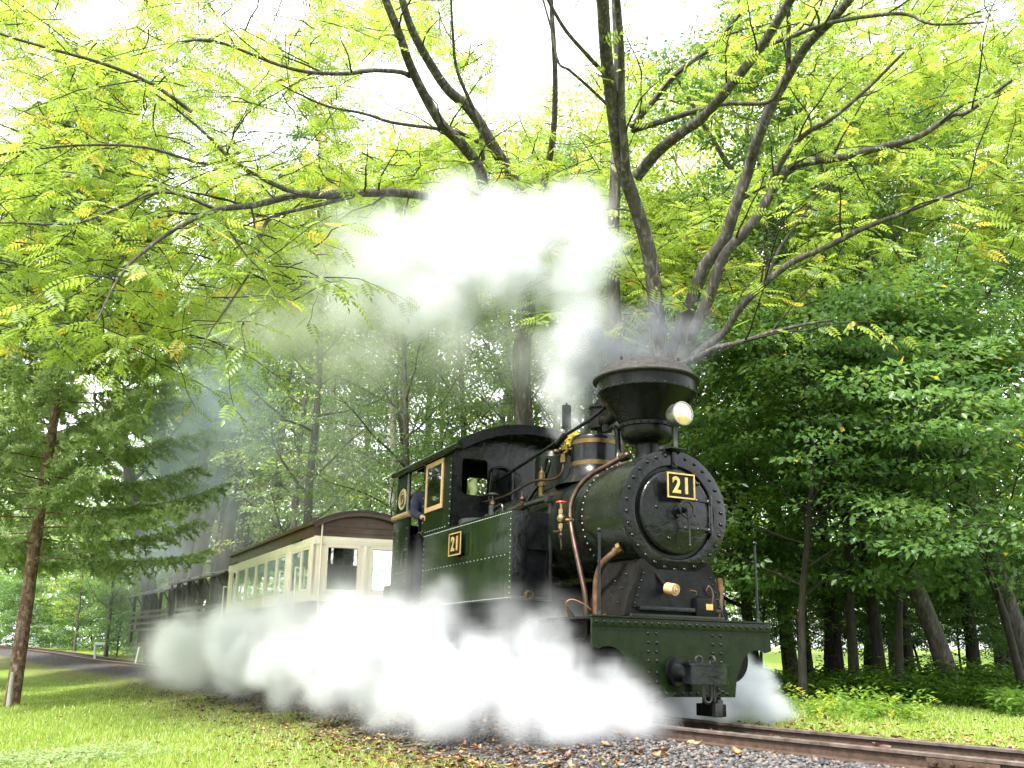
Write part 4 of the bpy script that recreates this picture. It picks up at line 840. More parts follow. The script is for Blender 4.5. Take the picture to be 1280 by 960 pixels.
jk = skin('jacket', B[0:5] + B[8:11] + B[12:15], [(0, 1), (1, 2), (2, 3), (3, 4), (3, 5), (5, 6), (6, 7), (3, 8), (8, 9), (9, 10)], [.155, .145, .165, .15, .085, .092, .062, .046, .092, .062, .046], MAT['navy_cloth'], D_)
skin('trousers', [B[0]] + B[16:19] + B[20:23], [(0, 1), (1, 2), (2, 3), (0, 4), (4, 5), (5, 6)], [.14, .105, .075, .06, .105, .075, .06], MAT['dark_cloth'], D_)
m = MB(); m.lathe([(.062, 0), (.066, .03), (.060, .05)], 20, Matrix.Translation((.145, -.072, 1.50)) @ Matrix.Rotation(R(40), 4, 'Y'), caps=False); m.build('collar', MAT['white_cloth'], D_)
m = MB(); m.ball((.285, -.09, 1.735), .098, 20, (1.08, .92, .72)); m.build('hair', MAT['hair'], D_)
m = MB(); m.ball((.385, -.09, 1.64), .018, 8, (1, .7, 1.1)); m.build('nose', MAT['skin'], D_)
for sgn in (-1, 1):
    m = MB(); m.ball((.27, -.09 + sgn * .088, 1.65), .022, 8, (.8, .4, 1.3)); m.build('ear', MAT['skin'], D_)
    m = MB(); m.ball((.365, -.09 + sgn * .032, 1.665), .011, 8); m.build('eye', MAT['white_paint'], D_)
m = MB(); m.box(.365, .378, -.115, -.065, 1.585, 1.592, .002); m.build('mouth', MAT['red_enamel'], D_)
for hx, hy in ((.40, -.24), (.32, .22)):      # hands: palm, four unequal curled fingers, a thumb from the side of the palm
    m = MB(); m.box(hx - .04, hx + .045, hy - .04, hy + .04, 1.11, 1.14, .012)
    for k, ln in enumerate((.055, .065, .06, .045)):
        yy = hy - .03 + k * .02; m.tube([(hx + .04, yy, 1.127), (hx + .04 + ln * .55, yy, 1.12), (hx + .04 + ln * .8, yy, 1.095), (hx + .035 + ln * .7, yy, 1.07)], [.0095, .009, .008, .007], 8)
    m.tube([(hx - .02, hy + .035, 1.125), (hx + .015, hy + .06, 1.115), (hx + .04, hy + .062, 1.10)], [.011, .010, .008], 8); m.build('hand', MAT['skin'], D_)

# yellow maple sprig caught on the reach rod
def star_leaf(p, s, nrm, parent, name='leaf'):
    vs = [Vector((0, 0, 0))]; 
    for k in range(10):
        a = R(36 * k + 90); r_ = s * (1 if k % 2 == 0 else .45); vs.append(Vector((r_ * math.cos(a), r_ * math.sin(a), s * .12 * (k % 2))))
    q = Vector(nrm).to_track_quat('Z', 'Y').to_matrix().to_4x4(); m = MB(); m.add([Matrix.Translation(p) @ q @ v for v in vs], [(0, k + 1, (k + 1) % 10 + 1) for k in range(10)])
    return m.build(name, MAT['yellow_leaf'], parent)
leafmat('yellow_leaf', [(0, (.62, .50, .02)), (1, (.68, .55, .03))], .45, .04, 1.2)
sp_ = empty('yellow_leaf_sprig', Ml @ Vector((-1.66, -.22, 2.62))); tag(sp_, 'yellow leaf sprig caught between whistle stem and steam dome', 'leaf sprig')
for k, (dx, dy, dz) in enumerate(((0, 0, 0), (.02, .0, .06), (-.03, .01, -.05), (.05, 0, .10), (-.02, -.01, .03), (.03, -.02, -.02), (.08, -.02, .08))): star_leaf((dx * 1.1, dy, dz * 1.0), .045, (.3 + .2 * math.sin(k * 2), -1, .2 * math.cos(k)), sp_)
m = MB(); m.tube([(-.05, .01, -.08), (.0, .015, .02), (.07, .01, .12)], .004, 5); m.build('stem', MAT['dark_steel'], sp_)

# yellow-green cloth hung inside the cab's front window
hc = empty('hanging_cloth', Ml @ Vector((-3.24, -.60, 2.22))); tag(hc, 'yellow-green cloth hanging behind the front cab window', 'cloth')
mat('cloth_yellow', (.30, .36, .12), (.45, .50, .22), (.8, .9), scale=14, bmp=.3)
m = MB(); m.lathe([(1e-4, .0), (.045, .02), (.06, .09), (.055, .16), (.035, .21), (1e-4, .235)], 14, Matrix.Diagonal((1, 1, 1, 1)), caps=False)
for v in m.bm.verts: v.co.x += .018 * math.sin(v.co.z * 40 + v.co.y * 30)
m.build('cloth', MAT['cloth_yellow'], hc); m = MB(); m.tube([(.02, 0, -.12), (.015, .01, .02), (.02, 0, .2)], .008, 6); m.build('peg', MAT['dark_steel'], hc)

# ------------------------------------------------------------------ the coach behind the engine: local X forward, origin at its front end
CO = empty('passenger_coach', (-2.38, 15.31, 0), -R(62.68)); tag(CO, 'cream and brown passenger coach with arched roof behind the engine', 'railway coach')
LEN, WD = 6.56, .81
m = MB(); m.box(-LEN, 0, -WD, WD, .52, 1.27, .01); body = m.build('lower_body', MAT['brown_paint'], CO)
for k in range(18):
    m = MB(); m.box(-.35 - k * .36, -.02 - k * .36, -WD - .008, -WD + .01, .56, 1.22, .004); m.build('panel', MAT['brown_paint'], body)
m = MB(); m.box(-LEN - .01, .012, -WD - .014, WD + .014, 1.262, 1.30, .004); m.build('waist_rail', MAT['cream_paint'], body)
wins = [(-.20, -.62), (-.68, -1.26), (-1.66, -2.22), (-2.34, -3.03), (-3.16, -3.82), (-3.95, -4.67), (-4.82, -5.52), (-5.70, -6.08)]
for sgn in (-1, 1):
    y = -WD if sgn < 0 else WD - .04
    m = MB(); m.prism(rect(-LEN, 0, 1.30, 2.12), [rect(b, a, 1.44, 2.08) for a, b in wins], 0, .04, PXZ(y)); sw = m.build('side_wall', MAT['cream_paint'], CO)
    m = MB(); m.box(-LEN - .02, .02, *sorted((sgn * (WD + .012), sgn * (WD - .03))), 2.12, 2.245, .006); m.build('cornice', MAT['cream_paint'], sw)
    for a, b in wins:
        yo = sgn * (WD + .004); f = .018 if a > -1.3 else .02
        m = MB(); m.prism(rect(b - .02, a + .02, 1.42, 2.10), [rect(b + f, a - f, 1.455, 2.07)], -.012, .012, PXZ(yo)); wf = m.build('window_frame', MAT['cream_paint'], sw)
        m = MB(); m.box(b + f - .01, a - f + .01, yo - sgn * .004 - .002, yo - sgn * .004 + .002, 1.47, 2.065); m.build('pane', MAT['coach_glass'], wf)
    for xx in (-1.46, -5.61, -.06, -6.30):
        m = MB(); m.box(xx - .13 if xx in (-1.46,) else xx - .06, xx + .13 if xx in (-1.46,) else xx + .06, *sorted((sgn * (WD + .03), sgn * (WD - .005))), 1.30, 2.12, .006); m.build('pillar', MAT['cream_paint'], sw)
    for xx in (-2.28, -3.10, -3.88, -4.74):
        m = MB(); m.box(xx - .02, xx + .02, *sorted((sgn * (WD + .022), sgn * (WD - .005))), 1.30, 2.12, .004); m.build('mullion', MAT['cream_paint'], sw)
    for xx in (-.72, -1.74, -5.55, -6.60):
        m = MB(); yy = sgn * (WD + .075); m.tube([(xx, sgn * WD, 1.80), (xx, yy, 1.815), (xx, yy, 1.75), (xx, yy, 1.2), (xx, yy, .95), (xx, sgn * WD, .93)], .013, 8); m.build('hand_rail', MAT['white_paint'], CO)
    m = MB(); m.box(-LEN, 0, *sorted((sgn * WD, sgn * (WD - .02))), 2.24, 2.46, .004); m.build('letter_board', MAT['brown_paint'], CO)
    for xx in (-.95, -5.95):
        m = MB(); m.box(xx - .3, xx + .3, *sorted((sgn * (WD + .05), sgn * WD)), 2.25, 2.275, .004); m.build('door_hood', MAT['dark_roof'], CO)
for xx, nm in ((-.04, 'front_wall'), (-LEN, 'rear_wall')):
    m = MB(); m.prism(rect(-WD, WD, 1.30, 2.245), [rect(-.60, -.07, 1.42, 2.12), rect(.14, .68, 1.42, 2.12)], 0, .04, PYZ(xx)); fw = m.build(nm, MAT['cream_paint'], CO)
    m = MB(); m.prism([(-WD, 2.248), (WD, 2.248), (WD, 2.46)] + arc(0, .955, 1.71, 61.7, 118.3, 14) + [(-WD, 2.46)], [], .004, .036, PYZ(xx)); m.build('gable', MAT['brown_paint'], CO)
    if xx > -1:
        m = MB(); m.box(.0, .014, -WD, WD, 2.245, 2.262, .002); m.box(.0, .018, -WD - .01, WD + .01, 2.13, 2.245, .005); m.box(-.002, .016, -WD, WD, 1.30, 1.36, .004); m.build('cornice', MAT['cream_paint'], fw)
        for z in (2.33, 2.42): 
            m = MB(); m.box(-.003, .003, -WD + .03, WD - .03, z, z + .006); m.build('board_joint', MAT['dark_roof'], CO)
        for a, b in ((-.62, -.05), (.12, .70)):
            m = MB(); m.prism(rect(a, b, 1.40, 2.135), [rect(a + .04, b - .04, 1.44, 2.09)], 0, .018, PYZ(.002)); wf = m.build('window_frame', MAT['cream_paint'], fw)
            m = MB(); m.box(.004, .008, a + .05, b - .05, 1.45, 2.08); m.build('pane', MAT['coach_glass'], wf)
        m = MB(); m.box(.0, .03, .005, .065, 1.30, 2.13, .006); m.build('pillar', MAT['cream_paint'], fw)
        m = MB(); m.tube([(.035, -.70, 2.50), (.035, -.70, .7)], .014, 8, smooth=False); m.build('rain_pipe', MAT['cream_paint'], fw)
        m = MB(); m.box(.005, .05, -.78, -.62, 2.46, 2.53, .006); m.build('gutter_box', MAT['brown_paint'], CO)
m = MB(); m.prism(arc(0, .955, 1.745, 60.2, 119.8, 24) + arc(0, .955, 1.715, 119.8, 60.2, 24), [], -LEN - .12, .10, PYZ(0)); rf = m.build('roof', MAT['dark_roof'], CO)
m = MB(); m.prism(arc(0, .955, 1.738, 60.4, 119.6, 24) + arc(0, .955, 1.65, 119.6, 60.4, 24), [], .05, .085, PYZ(0)); m.build('roof_rim', MAT['brown_paint'], rf)
for sgn in (-1, 1):
    m = MB(); m.box(-LEN - .12, .10, *sorted((sgn * .87, sgn * .845)), 2.435, 2.49, .006); m.box(-LEN - .10, .09, *sorted((sgn * .845, sgn * .81)), 2.45, 2.47, .003); m.build('gutter', MAT['brown_paint'], rf)
m = MB(); m.box(-LEN + .03, -.05, -.76, .76, .70, .73); m.build('floor', MAT['interior_wood'], CO)
m = MB(); m.box(-LEN + .04, -.05, -.76, .76, 2.28, 2.30); m.build('ceiling', MAT['cream_paint'], CO)
sb = None
for k in range(7):
    for sgn in (-1, 1):
        if sb is None:
            m = MB(); m.box(-.22, .22, -.25, .25, 1.10, 1.18, .02); m.box(-.26, -.20, -.25, .25, 1.10, 1.62, .02); sb = m.build('seat', MAT['interior_wood'], CO); o = sb
        else: o = sb.copy(); COL.objects.link(o)
        o.location = (-1.5 - k * .68, sgn * .48, 0)
for xx in (-1.3, -5.3):
    for sgn in (-1, 1):
        m = MB(); m.lathe([(.16, -.05), (.25, -.05), (.25, .02), (.28, .03), (.28, .045), (1e-4, .045)], 28, Matrix.Translation((xx, sgn * .40, .29)) @ Matrix.Rotation(R(90 * -sgn), 4, 'X'), caps=False); m.build('wheel', MAT['grimy_black'], CO)
        m = MB(); m.box(xx - .5, xx + .5, sgn * .5 - .02, sgn * .5 + .02, .24, .42, .01); m.build('bogie_frame', MAT['grimy_black'], CO)
m = MB(); m.box(-LEN, 0, -.55, .55, .42, .52, .01); m.cyl((0, 0, .42), (.5, 0, .42), .06, 12); m.build('underframe', MAT['grimy_black'], CO)
# pale round running number on the lower panel, half lost in the steam
m = MB(); m.lathe([(.10, 0), (.10, .006), (1e-4, .006)], 24, Matrix.Translation((-5.6, -WD - .008, 1.02)) @ Matrix.Rotation(R(90), 4, 'X'), caps=False); m.build('round_badge', MAT['white_paint'], CO)

# two open wagons farther back, dark roof on posts
def open_wagon(yc, length, zroof, label):
    i = np.argmin(np.abs(SEG - yc)); a = track_at(yc); b = track_at(yc + length); ang = math.atan2(a[1] - b[1], a[0] - b[0])
    w = empty('open_wagon', tuple(a), ang); tag(w, label, 'railway wagon', 'open wagons behind the coach')
    m = MB(); m.prism([(-.98, zroof - .10), (-.98, zroof - .06), (0, zroof + .24), (.98, zroof - .06), (.98, zroof - .10), (0, zroof + .19)], [], -length - .1, .1, PYZ(0)); rf = m.build('roof', MAT['dark_roof'], w)
    for x0 in np.linspace(-length + .08, -.08, 5):
        for sgn in (-1, 1):
            m = MB(); m.box(x0 - .035, x0 + .035, sgn * .78 - .035, sgn * .78 + .035, .55, zroof + .02, .004); m.build('post', MAT['wagon_wood'], w)
            m = MB(); m.cyl((x0, sgn * .78, zroof - .38), (x0, sgn * .96, zroof - .09), .022, 6); m.cyl((x0, sgn * .78, zroof - .34), (x0 + .26, sgn * .78, zroof - .01), .02, 6); m.build('brace', MAT['wagon_wood'], w)
    for sgn in (-1, 1):
        for z in (.95, 1.12, 1.29, 1.42):
            m = MB(); m.box(-length, 0, sgn * .80 - .015, sgn * .80 + .015, z - .035, z + .035, .004); m.build('slat', MAT['wagon_wood'], w)
    m = MB(); m.box(-length, 0, -.80, .80, .50, .62, .01); m.build('deck', MAT['wagon_wood'], w)
    for x0 in np.linspace(-length + .4, -.5, 4):
        m = MB(); m.box(x0 - .18, x0 + .18, -.7, .7, .94, .98, .004); m.box(x0 - .20, x0 - .16, -.7, .7, .98, 1.35, .004); m.box(x0 - .15, x0 - .1, -.6, .6, .62, .94); m.build('bench', MAT['wagon_wood'], w)
    for x0 in (-.8, -length + .8):
        m = MB(); m.cyl((x0, -.45, .28), (x0, -.36, .28), .27, 24); m.cyl((x0, .36, .28), (x0, .45, .28), .27, 24); m.cyl((x0, -.4, .28), (x0, .4, .28), .04, 8); m.build('wheel_set', MAT['grimy_black'], w)
s_c = SEG[np.argmin(np.hypot(TL[:, 0] + 5.6, TL[:, 1] - 21.6))]
open_wagon(s_c, 4.0, 2.13, 'open-sided wagon with dark roof right behind the cream coach')
open_wagon(s_c + 4.5, 3.9, 1.95, 'farthest open-sided wagon with dark roof by the forked trunks')

# small things on the left
def stick(name, px, pyb, pyt, D, wpx, mt, label, cat, lean=0):
    b = at(px, pyb, D); b.z = gz(b.x, b.y); t_ = at(px + lean, pyt, D); w = wpx / FPX * D / 2
    r_ = empty(name, b); tag(r_, label, cat); m = MB()
    m.tube([(0, 0, -.03), ((t_.x - b.x) * .5, 0, (t_.z - b.z) * .5), (t_.x - b.x, 0, t_.z - b.z)], [w * 1.05, w, w * .9], 10, smooth=False); m.build('post', mt, r_); return r_, t_ - b
r_, h_ = stick('marker_post', 13, 866, 840, 16.6, 5.5, MAT['weathered_wood'], 'short weathered grey stake at the foot of the leaning spruce', 'stake', 3)
r_, h_ = stick('signpost', 119, 818, 804, 34.5, 2.6, MAT['white_paint'], 'small white post with a side arm beyond the far track', 'post')
m = MB(); m.box(-.04, .30, -.04, .04, h_.z - .06, h_.z + .03, .01); m.build('arm', MAT['white_paint'], r_)
stick('leaning_stake', 170, 824, 795, 30.5, 3.0, MAT['weathered_wood'], 'pale leaning stake left of the forked dark trunks', 'stake', 8)

# bright building glimpsed far off between the trunks at the left
bl = at(45, 806, 75); B0 = empty('distant_building', (bl.x, bl.y, gz(bl.x, bl.y))); B0.scale = (.26, .3, .7); tag(B0, 'pale building with blue wall glimpsed far off between left trunks', 'building')
m = MB(); m.box(-5.5, 5.5, 0, 5, 0, 2.6, .05); m.build('wall', MAT['distant_wall'], B0)
m = MB(); m.box(-1.2, 3.4, -.05, .02, .6, 2.2, .02); m.build('blue_panel', MAT['blue_wall'], B0)
m = MB(); m.prism([(-.4, 2.6), (2.5, 3.9), (5.4, 2.6)], [], -5.9, 5.9, Matrix(((0, 0, 1, 0), (1, 0, 0, 0), (0, 1, 0, 0), (0, 0, 0, 1)))); m.build('roof', MAT['dark_roof'], B0)
for k in range(3):
    m = MB(); m.box(-4.8 + k * 1.2, -4.0 + k * 1.2, -.04, .02, .9, 1.9, .02); m.build('window', MAT['coach_glass'], B0)

# ------------------------------------------------------------------ trees
def tubes_np(lines):
    """lines: (pts (m,3), radii (m,), sides) -> V, F"""
    VV = []; FF = []; o = 0
    for P, r, n in lines:
        P = np.asarray(P, float); m = len(P); T_ = np.gradient(P, axis=0); T_ /= np.linalg.norm(T_, axis=1, keepdims=True) + 1e-9
        ref = np.array([.3, .2, .93]) if abs(T_[0, 2]) < .8 else np.array([1., .1, 0]); A = ref - T_ * (T_ @ ref)[:, None]; A /= np.linalg.norm(A, axis=1, keepdims=True); B = np.cross(T_, A)
        q = np.arange(n) * 2 * np.pi / n
        V = P[:, None] + (A[:, None] * np.cos(q)[None, :, None] + B[:, None] * np.sin(q)[None, :, None]) * np.asarray(r)[:, None, None]
        i = (np.arange(m - 1)[:, None] * n + np.arange(n)[None]); j = (np.arange(m - 1)[:, None] * n + (np.arange(n)[None] + 1) % n)
        FF.append(np.stack([i, j, j + n, i + n], 2).reshape(-1, 4) + o); VV.append(V.reshape(-1, 3)); o += m * n
    return np.concatenate(VV), np.concatenate(FF)
def bent(p0, d, ln, up=.0, wob=.12, k=6, rg=rng):
    P = [np.array(p0, float)]; d = np.array(d, float); d /= np.linalg.norm(d)
    for i in range(k):
        d = d + rg.normal(0, wob, 3) + [0, 0, up / k]; d /= np.linalg.norm(d); P.append(P[-1] + d * ln / k)
    return np.array(P)
def decid(seed, Hh, r0, cb, cr, stems=1, nl=16, sub=5, per=55, sl=.55, leafL=.10, flat=.22, lean=(0, 0), droop=0.0, spread=.35, twn=2):
    g = np.random.default_rng(seed); wood = []; C = []
    for s_ in range(stems):
        a0 = 2 * np.pi * s_ / stems + g.uniform(-.4, .4); tilt = spread if stems > 1 else .03
        d = np.array([math.cos(a0) * tilt + lean[0], math.sin(a0) * tilt + lean[1], 1]); st = bent([math.cos(a0) * r0 * .5 * (stems > 1), math.sin(a0) * r0 * .5 * (stems > 1), -.15], d, Hh * g.uniform(.85, 1), .1, .05, 12, g)
        hf = np.linspace(0, 1, 13); rr = r0 * (1 - .85 * hf) ** .9 * (1.0 if stems == 1 else .75); rr[0] *= 1.25; wood.append((st, rr, 12))
        for k in range(nl):
            t = cb / Hh + (1 - cb / Hh) * (k + g.uniform(0, 1)) / nl; t = min(t, .97); p = np.array([np.interp(t, hf, st[:, i]) for i in range(3)])
            az_ = k * 2.4 + g.uniform(-.5, .5); prof = (1 - ((t - .35) / .75) ** 2) if t > .35 else (.75 + .25 * t / .35); ln = cr * max(.25, prof) * g.uniform(.75, 1.15)
            br = bent(p, [math.cos(az_), math.sin(az_), .25 + .8 * t - droop], ln, .25 - droop, .12, 7, g); r_b = max(.012, np.interp(t, hf, rr) * .42); wood.append((br, r_b * np.linspace(1, .15, 8), 6))
            for q in range(sub):
                u = (q + 1.3) / (sub + .3); u = min(1, u); pb = np.array([np.interp(u, np.linspace(0, 1, 8), br[:, i]) for i in range(3)]); dirb = br[-1] - br[0]; dirb /= np.linalg.norm(dirb)
                sd_ = 1 if q % 2 else -1; per_ = np.array([-dirb[1], dirb[0], 0]) * sd_; dd_ = dirb * .7 + per_ * g.uniform(.5, 1.1) + [0, 0, g.uniform(-.25, .25)]
                sb_ = bent(pb, dd_, ln * .42 * g.uniform(.6, 1.1), -.1 - droop, .12, 4, g); wood.append((sb_, r_b * .3 * np.linspace(1, .2, 5), 4)); 
                for w_ in range(twn): C.append(sb_[-1 - w_ * 2 if w_ < 2 else 0] + g.normal(0, .12, 3))
    C = np.array(C); n = len(C) * per; idx = np.repeat(np.arange(len(C)), per); rad = sl * g.uniform(.6, 1.25, len(C))[idx]
    off = g.normal(size=(n, 3)); off /= np.linalg.norm(off, axis=1, keepdims=True); off *= (g.uniform(0, 1, n) ** .45)[:, None]
    ax = C[idx] - np.array([0, 0, 0]); out = ax.copy(); out[:, 2] = 0; out /= np.linalg.norm(out, axis=1, keepdims=True) + 1e-6
    P = C[idx] + off * rad[:, None] * [1, 1, flat]; P[:, 2] -= (off * out).sum(1) * rad * .22
    A = off * [1, 1, .2] + out * .5 + g.normal(0, .35, (n, 3)); A[:, 2] -= .25; N = np.array([0, 0, 1]) + g.normal(0, .42, (n, 3)) + out * .3
    V, F = kites(P, A, N, leafL * g.uniform(.65, 1.25, n), leafL * .62 * g.uniform(.8, 1.15, n)); rc = np.clip(g.beta(2.2, 2.2, len(C))[idx] * .75 + g.uniform(0, .25, n) - .02, 0, 1); rc[g.uniform(0, 1, n) > .994] = 1
    wv, wf = tubes_np(wood); return wv, wf, V, F, np.repeat(rc, 2)
def mk_tree(name, data, bk, lf, loc, rz=0, sc=1, label=None, group=None, cat='tree'):
    wv, wf, V, F, r_ = data; t_ = empty(name, loc, rz); t_.scale = (sc,) * 3; tag(t_, label, cat, group)
    np_mesh('trunk', wv, wf, None, MAT[bk], t_, smooth=True); c = np_mesh('crown', V, F, r_, MAT[lf], t_); c['kind'] = 'stuff'; return t_
def put(px, D, off=0):
    x = (px - 640) / FPX * (D * math.cos(PITCH)) ; return Vector((x, D, gz(x, D) + off))

PROTO = {}
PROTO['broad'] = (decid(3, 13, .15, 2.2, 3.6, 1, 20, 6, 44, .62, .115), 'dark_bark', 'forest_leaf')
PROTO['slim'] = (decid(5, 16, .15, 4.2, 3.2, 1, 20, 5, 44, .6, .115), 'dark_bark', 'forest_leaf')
PROTO['pale'] = (decid(8, 13, .12, 2.2, 3.0, 1, 22, 6, 52, .55, .10), 'grey_bark', 'pale_leaf')
PROTO['birch'] = (decid(9, 15, .15, 4.0, 2.4, 1, 20, 5, 42, .5, .085), 'birch_bark', 'pale_leaf')
PROTO['bright'] = (decid(12, 12, .12, 2.4, 3.4, 1, 20, 6, 44, .6, .11), 'grey_bark', 'bright_leaf')
PROTO['forked'] = (decid(14, 13, .34, 5.0, 3.2, 4, 9, 5, 40, .55, .10, spread=.22), 'dark_bark', 'pale_leaf')
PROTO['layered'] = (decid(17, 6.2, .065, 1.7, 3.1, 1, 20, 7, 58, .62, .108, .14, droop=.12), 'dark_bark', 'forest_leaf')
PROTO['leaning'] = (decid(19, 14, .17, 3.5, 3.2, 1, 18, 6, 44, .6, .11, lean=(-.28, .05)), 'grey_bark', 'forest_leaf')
FIRST = {}
NM = {'broad': 'broadleaf_tree', 'slim': 'broadleaf_tree', 'pale': 'broadleaf_tree', 'birch': 'birch_tree', 'bright': 'broadleaf_tree', 'forked': 'forked_tree', 'layered': 'maple_tree', 'leaning': 'leaning_tree'}
def plant(kind, px, D, sc, rz, label, group=None, loc=None):
    loc = loc or put(px, D)
    if kind not in FIRST:
        t_ = mk_tree(NM[kind], PROTO[kind][0], PROTO[kind][1], PROTO[kind][2], loc, rz, sc, label, group); FIRST[kind] = t_
    else:
        t_ = copy_tree(FIRST[kind]); t_.location = loc; t_.rotation_euler = (0, 0, rz); t_.scale = (sc,) * 3
        if 'group' in t_: del t_['group']
        tag(t_, label, 'tree', group)
    return t_
# the dark wood on the right
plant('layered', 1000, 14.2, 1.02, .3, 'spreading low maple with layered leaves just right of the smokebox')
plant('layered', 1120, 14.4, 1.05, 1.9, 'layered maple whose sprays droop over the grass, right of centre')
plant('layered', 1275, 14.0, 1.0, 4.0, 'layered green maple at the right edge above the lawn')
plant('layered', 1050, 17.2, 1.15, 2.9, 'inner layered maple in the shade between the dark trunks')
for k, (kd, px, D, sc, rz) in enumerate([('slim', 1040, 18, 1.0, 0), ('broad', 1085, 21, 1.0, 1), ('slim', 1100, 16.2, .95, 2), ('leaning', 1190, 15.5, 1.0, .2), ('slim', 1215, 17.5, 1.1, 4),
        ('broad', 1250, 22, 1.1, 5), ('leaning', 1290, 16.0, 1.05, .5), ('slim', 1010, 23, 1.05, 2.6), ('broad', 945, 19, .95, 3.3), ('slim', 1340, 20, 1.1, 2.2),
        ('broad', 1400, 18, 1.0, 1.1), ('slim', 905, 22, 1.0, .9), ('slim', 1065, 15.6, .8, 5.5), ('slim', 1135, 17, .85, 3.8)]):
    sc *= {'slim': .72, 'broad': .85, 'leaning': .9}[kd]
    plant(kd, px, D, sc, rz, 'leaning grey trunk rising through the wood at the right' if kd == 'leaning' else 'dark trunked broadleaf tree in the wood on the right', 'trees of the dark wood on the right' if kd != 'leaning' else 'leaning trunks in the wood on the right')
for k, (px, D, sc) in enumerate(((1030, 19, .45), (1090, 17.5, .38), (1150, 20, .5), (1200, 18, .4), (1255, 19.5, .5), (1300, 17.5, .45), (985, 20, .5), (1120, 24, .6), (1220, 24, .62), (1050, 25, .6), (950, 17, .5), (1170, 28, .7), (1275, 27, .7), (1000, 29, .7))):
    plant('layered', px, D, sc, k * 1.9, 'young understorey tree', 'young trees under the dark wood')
# behind the engine and the coach
for k, (kd, px, D, sc, rz) in enumerate([('birch', 432, 27, 1.1, 0), ('birch', 408, 31, 1.15, 2), ('birch', 470, 24, .95, 4), ('birch', 540, 29, 1.1, 1.2)]):
    plant(kd, px, D, sc, rz, 'pale barked birch in the misty wood behind the coach', 'birches behind the coach')
for k, (kd, px, D, sc, rz) in enumerate([('pale', 365, 26, 1.05, 0), ('slim', 377, 23, .9, 1), ('pale', 500, 20, .85, 2), ('pale', 570, 23, 1.0, 3), ('broad', 620, 27, 1.05, 4), ('pale', 650, 20.5, .9, 5), ('pale', 720, 22, 1.0, .7), ('broad', 780, 25, 1.0, 1.6),
        ('broad', 850, 20, .9, 2.7), ('bright', 330, 28, 1.0, .4), ('pale', 300, 33, 1.2, 3.4), ('bright', 455, 33, 1.1, 2.2), ('bright', 690, 30, 1.1, 5.2), ('pale', 250, 36, 1.2, .2), ('bright', 880, 17, .75, 4.3), ('pale', 760, 18, .8, 3.1), ('pale', 215, 42, 1.2, 1.2), ('pale', 160, 44, 1.15, 2.3), ('pale', 550, 36, 1.2, .3), ('broad', 400, 40, 1.2, 2)]):
    plant(kd, px, D, sc, rz, 'broadleaf tree in the wood beyond the track behind the train', 'trees beyond the train')
plant('forked', 205, 28.5, 1.0, .5, 'many-stemmed dark tree rising left of the open wagons')
plant('forked', 262, 29.5, 1.05, 2.1, 'forked dark tree directly behind the open wagon roofs')
plant('pale', 135, 37, .62, 1.0, 'small pale green tree beyond the white post')
plant('bright', 95, 42, .5, 2.0, 'bushy bright green tree at the bend of the far track')
for k, (px, D, sc) in enumerate(((150, 38, .6), (182, 40, .55), (120, 46, .8), (25, 44, .7), (88, 52, .8), (205, 44, .7), (-10, 50, .8), (160, 50, .9))):
    plant('layered', px, D, sc, k * 2.1, 'low bush', 'bushes beyond the bend of the track', put(px, D, -1.5 * sc))
plant('pale', 60, 60, 1.0, 4.0, 'far pale tree above the distant building')
# unseen surroundings that the paintwork mirrors: the wood goes on behind the photographer
for k in range(16):
    a = R(100 + k * 11.5); rr_ = 12.5 + 3.5 * (k % 3)
    plant(('broad', 'bright', 'slim')[k % 3], 0, 0, 1.0, k * 1.3, 'tree of the wood on the near side of the line', 'trees on the near side of the line', Vector((math.sin(a) * rr_, math.cos(a) * rr_, gz(math.sin(a) * rr_, math.cos(a) * rr_))))
for k, (x, y) in enumerate(((-14, 12), (-16, 6), (-13, -1), (-18, 18))): 
    plant(('bright', 'broad')[k % 2], 0, 0, 1.0, k * 2.3, 'tree of the wood on the near side of the line', 'trees on the near side of the line', Vector((x - 2, y, gz(x - 2, y))))
for k, (px, D, sc) in enumerate(((330, 30, 1.35), (500, 26, 1.3), (640, 28, 1.4), (735, 24, 1.25), (870, 26, 1.35), (990, 21, 1.3), (1120, 24, 1.4), (1260, 22, 1.3), (1380, 24, 1.3))):
    plant('bright', px, D, sc, k * 1.7, 'tall bright green tree', 'tall bright trees over the line')
# far wood as one mass
n = 170000; X = rng.uniform(-95, 95, n); Y = rng.uniform(46, 85, n); top = 11 + 4 * vnoise(X, Y, .25, 31) + 2 * vnoise(X, Y, .8, 32); Z = rng.uniform(0.02, 1, n) ** .8 * top
k = (vnoise(X + Z, Y - Z, .9, 33) > -.55) & ~((Z < 2.2) & (X > -8) & (rng.uniform(0, 1, n) < .75)) & ~((np.abs(X / Y + .50) < .012) & (Z < 3.0)); P = np.c_[X, Y, Z][k]; m_ = len(P)
V, F = kites(P, rand_dirs(m_, .4), rand_dirs(m_) + [0, 0, .8], .42 * rng.uniform(.5, 1.2, m_), .28)
tag(np_mesh('far_wood', V, F, np.repeat(np.clip(rng.beta(2, 2, m_), 0, 1), 2), MAT['pale_leaf']), 'pale green mass of woodland closing the view behind everything', 'woodland', kind='stuff')

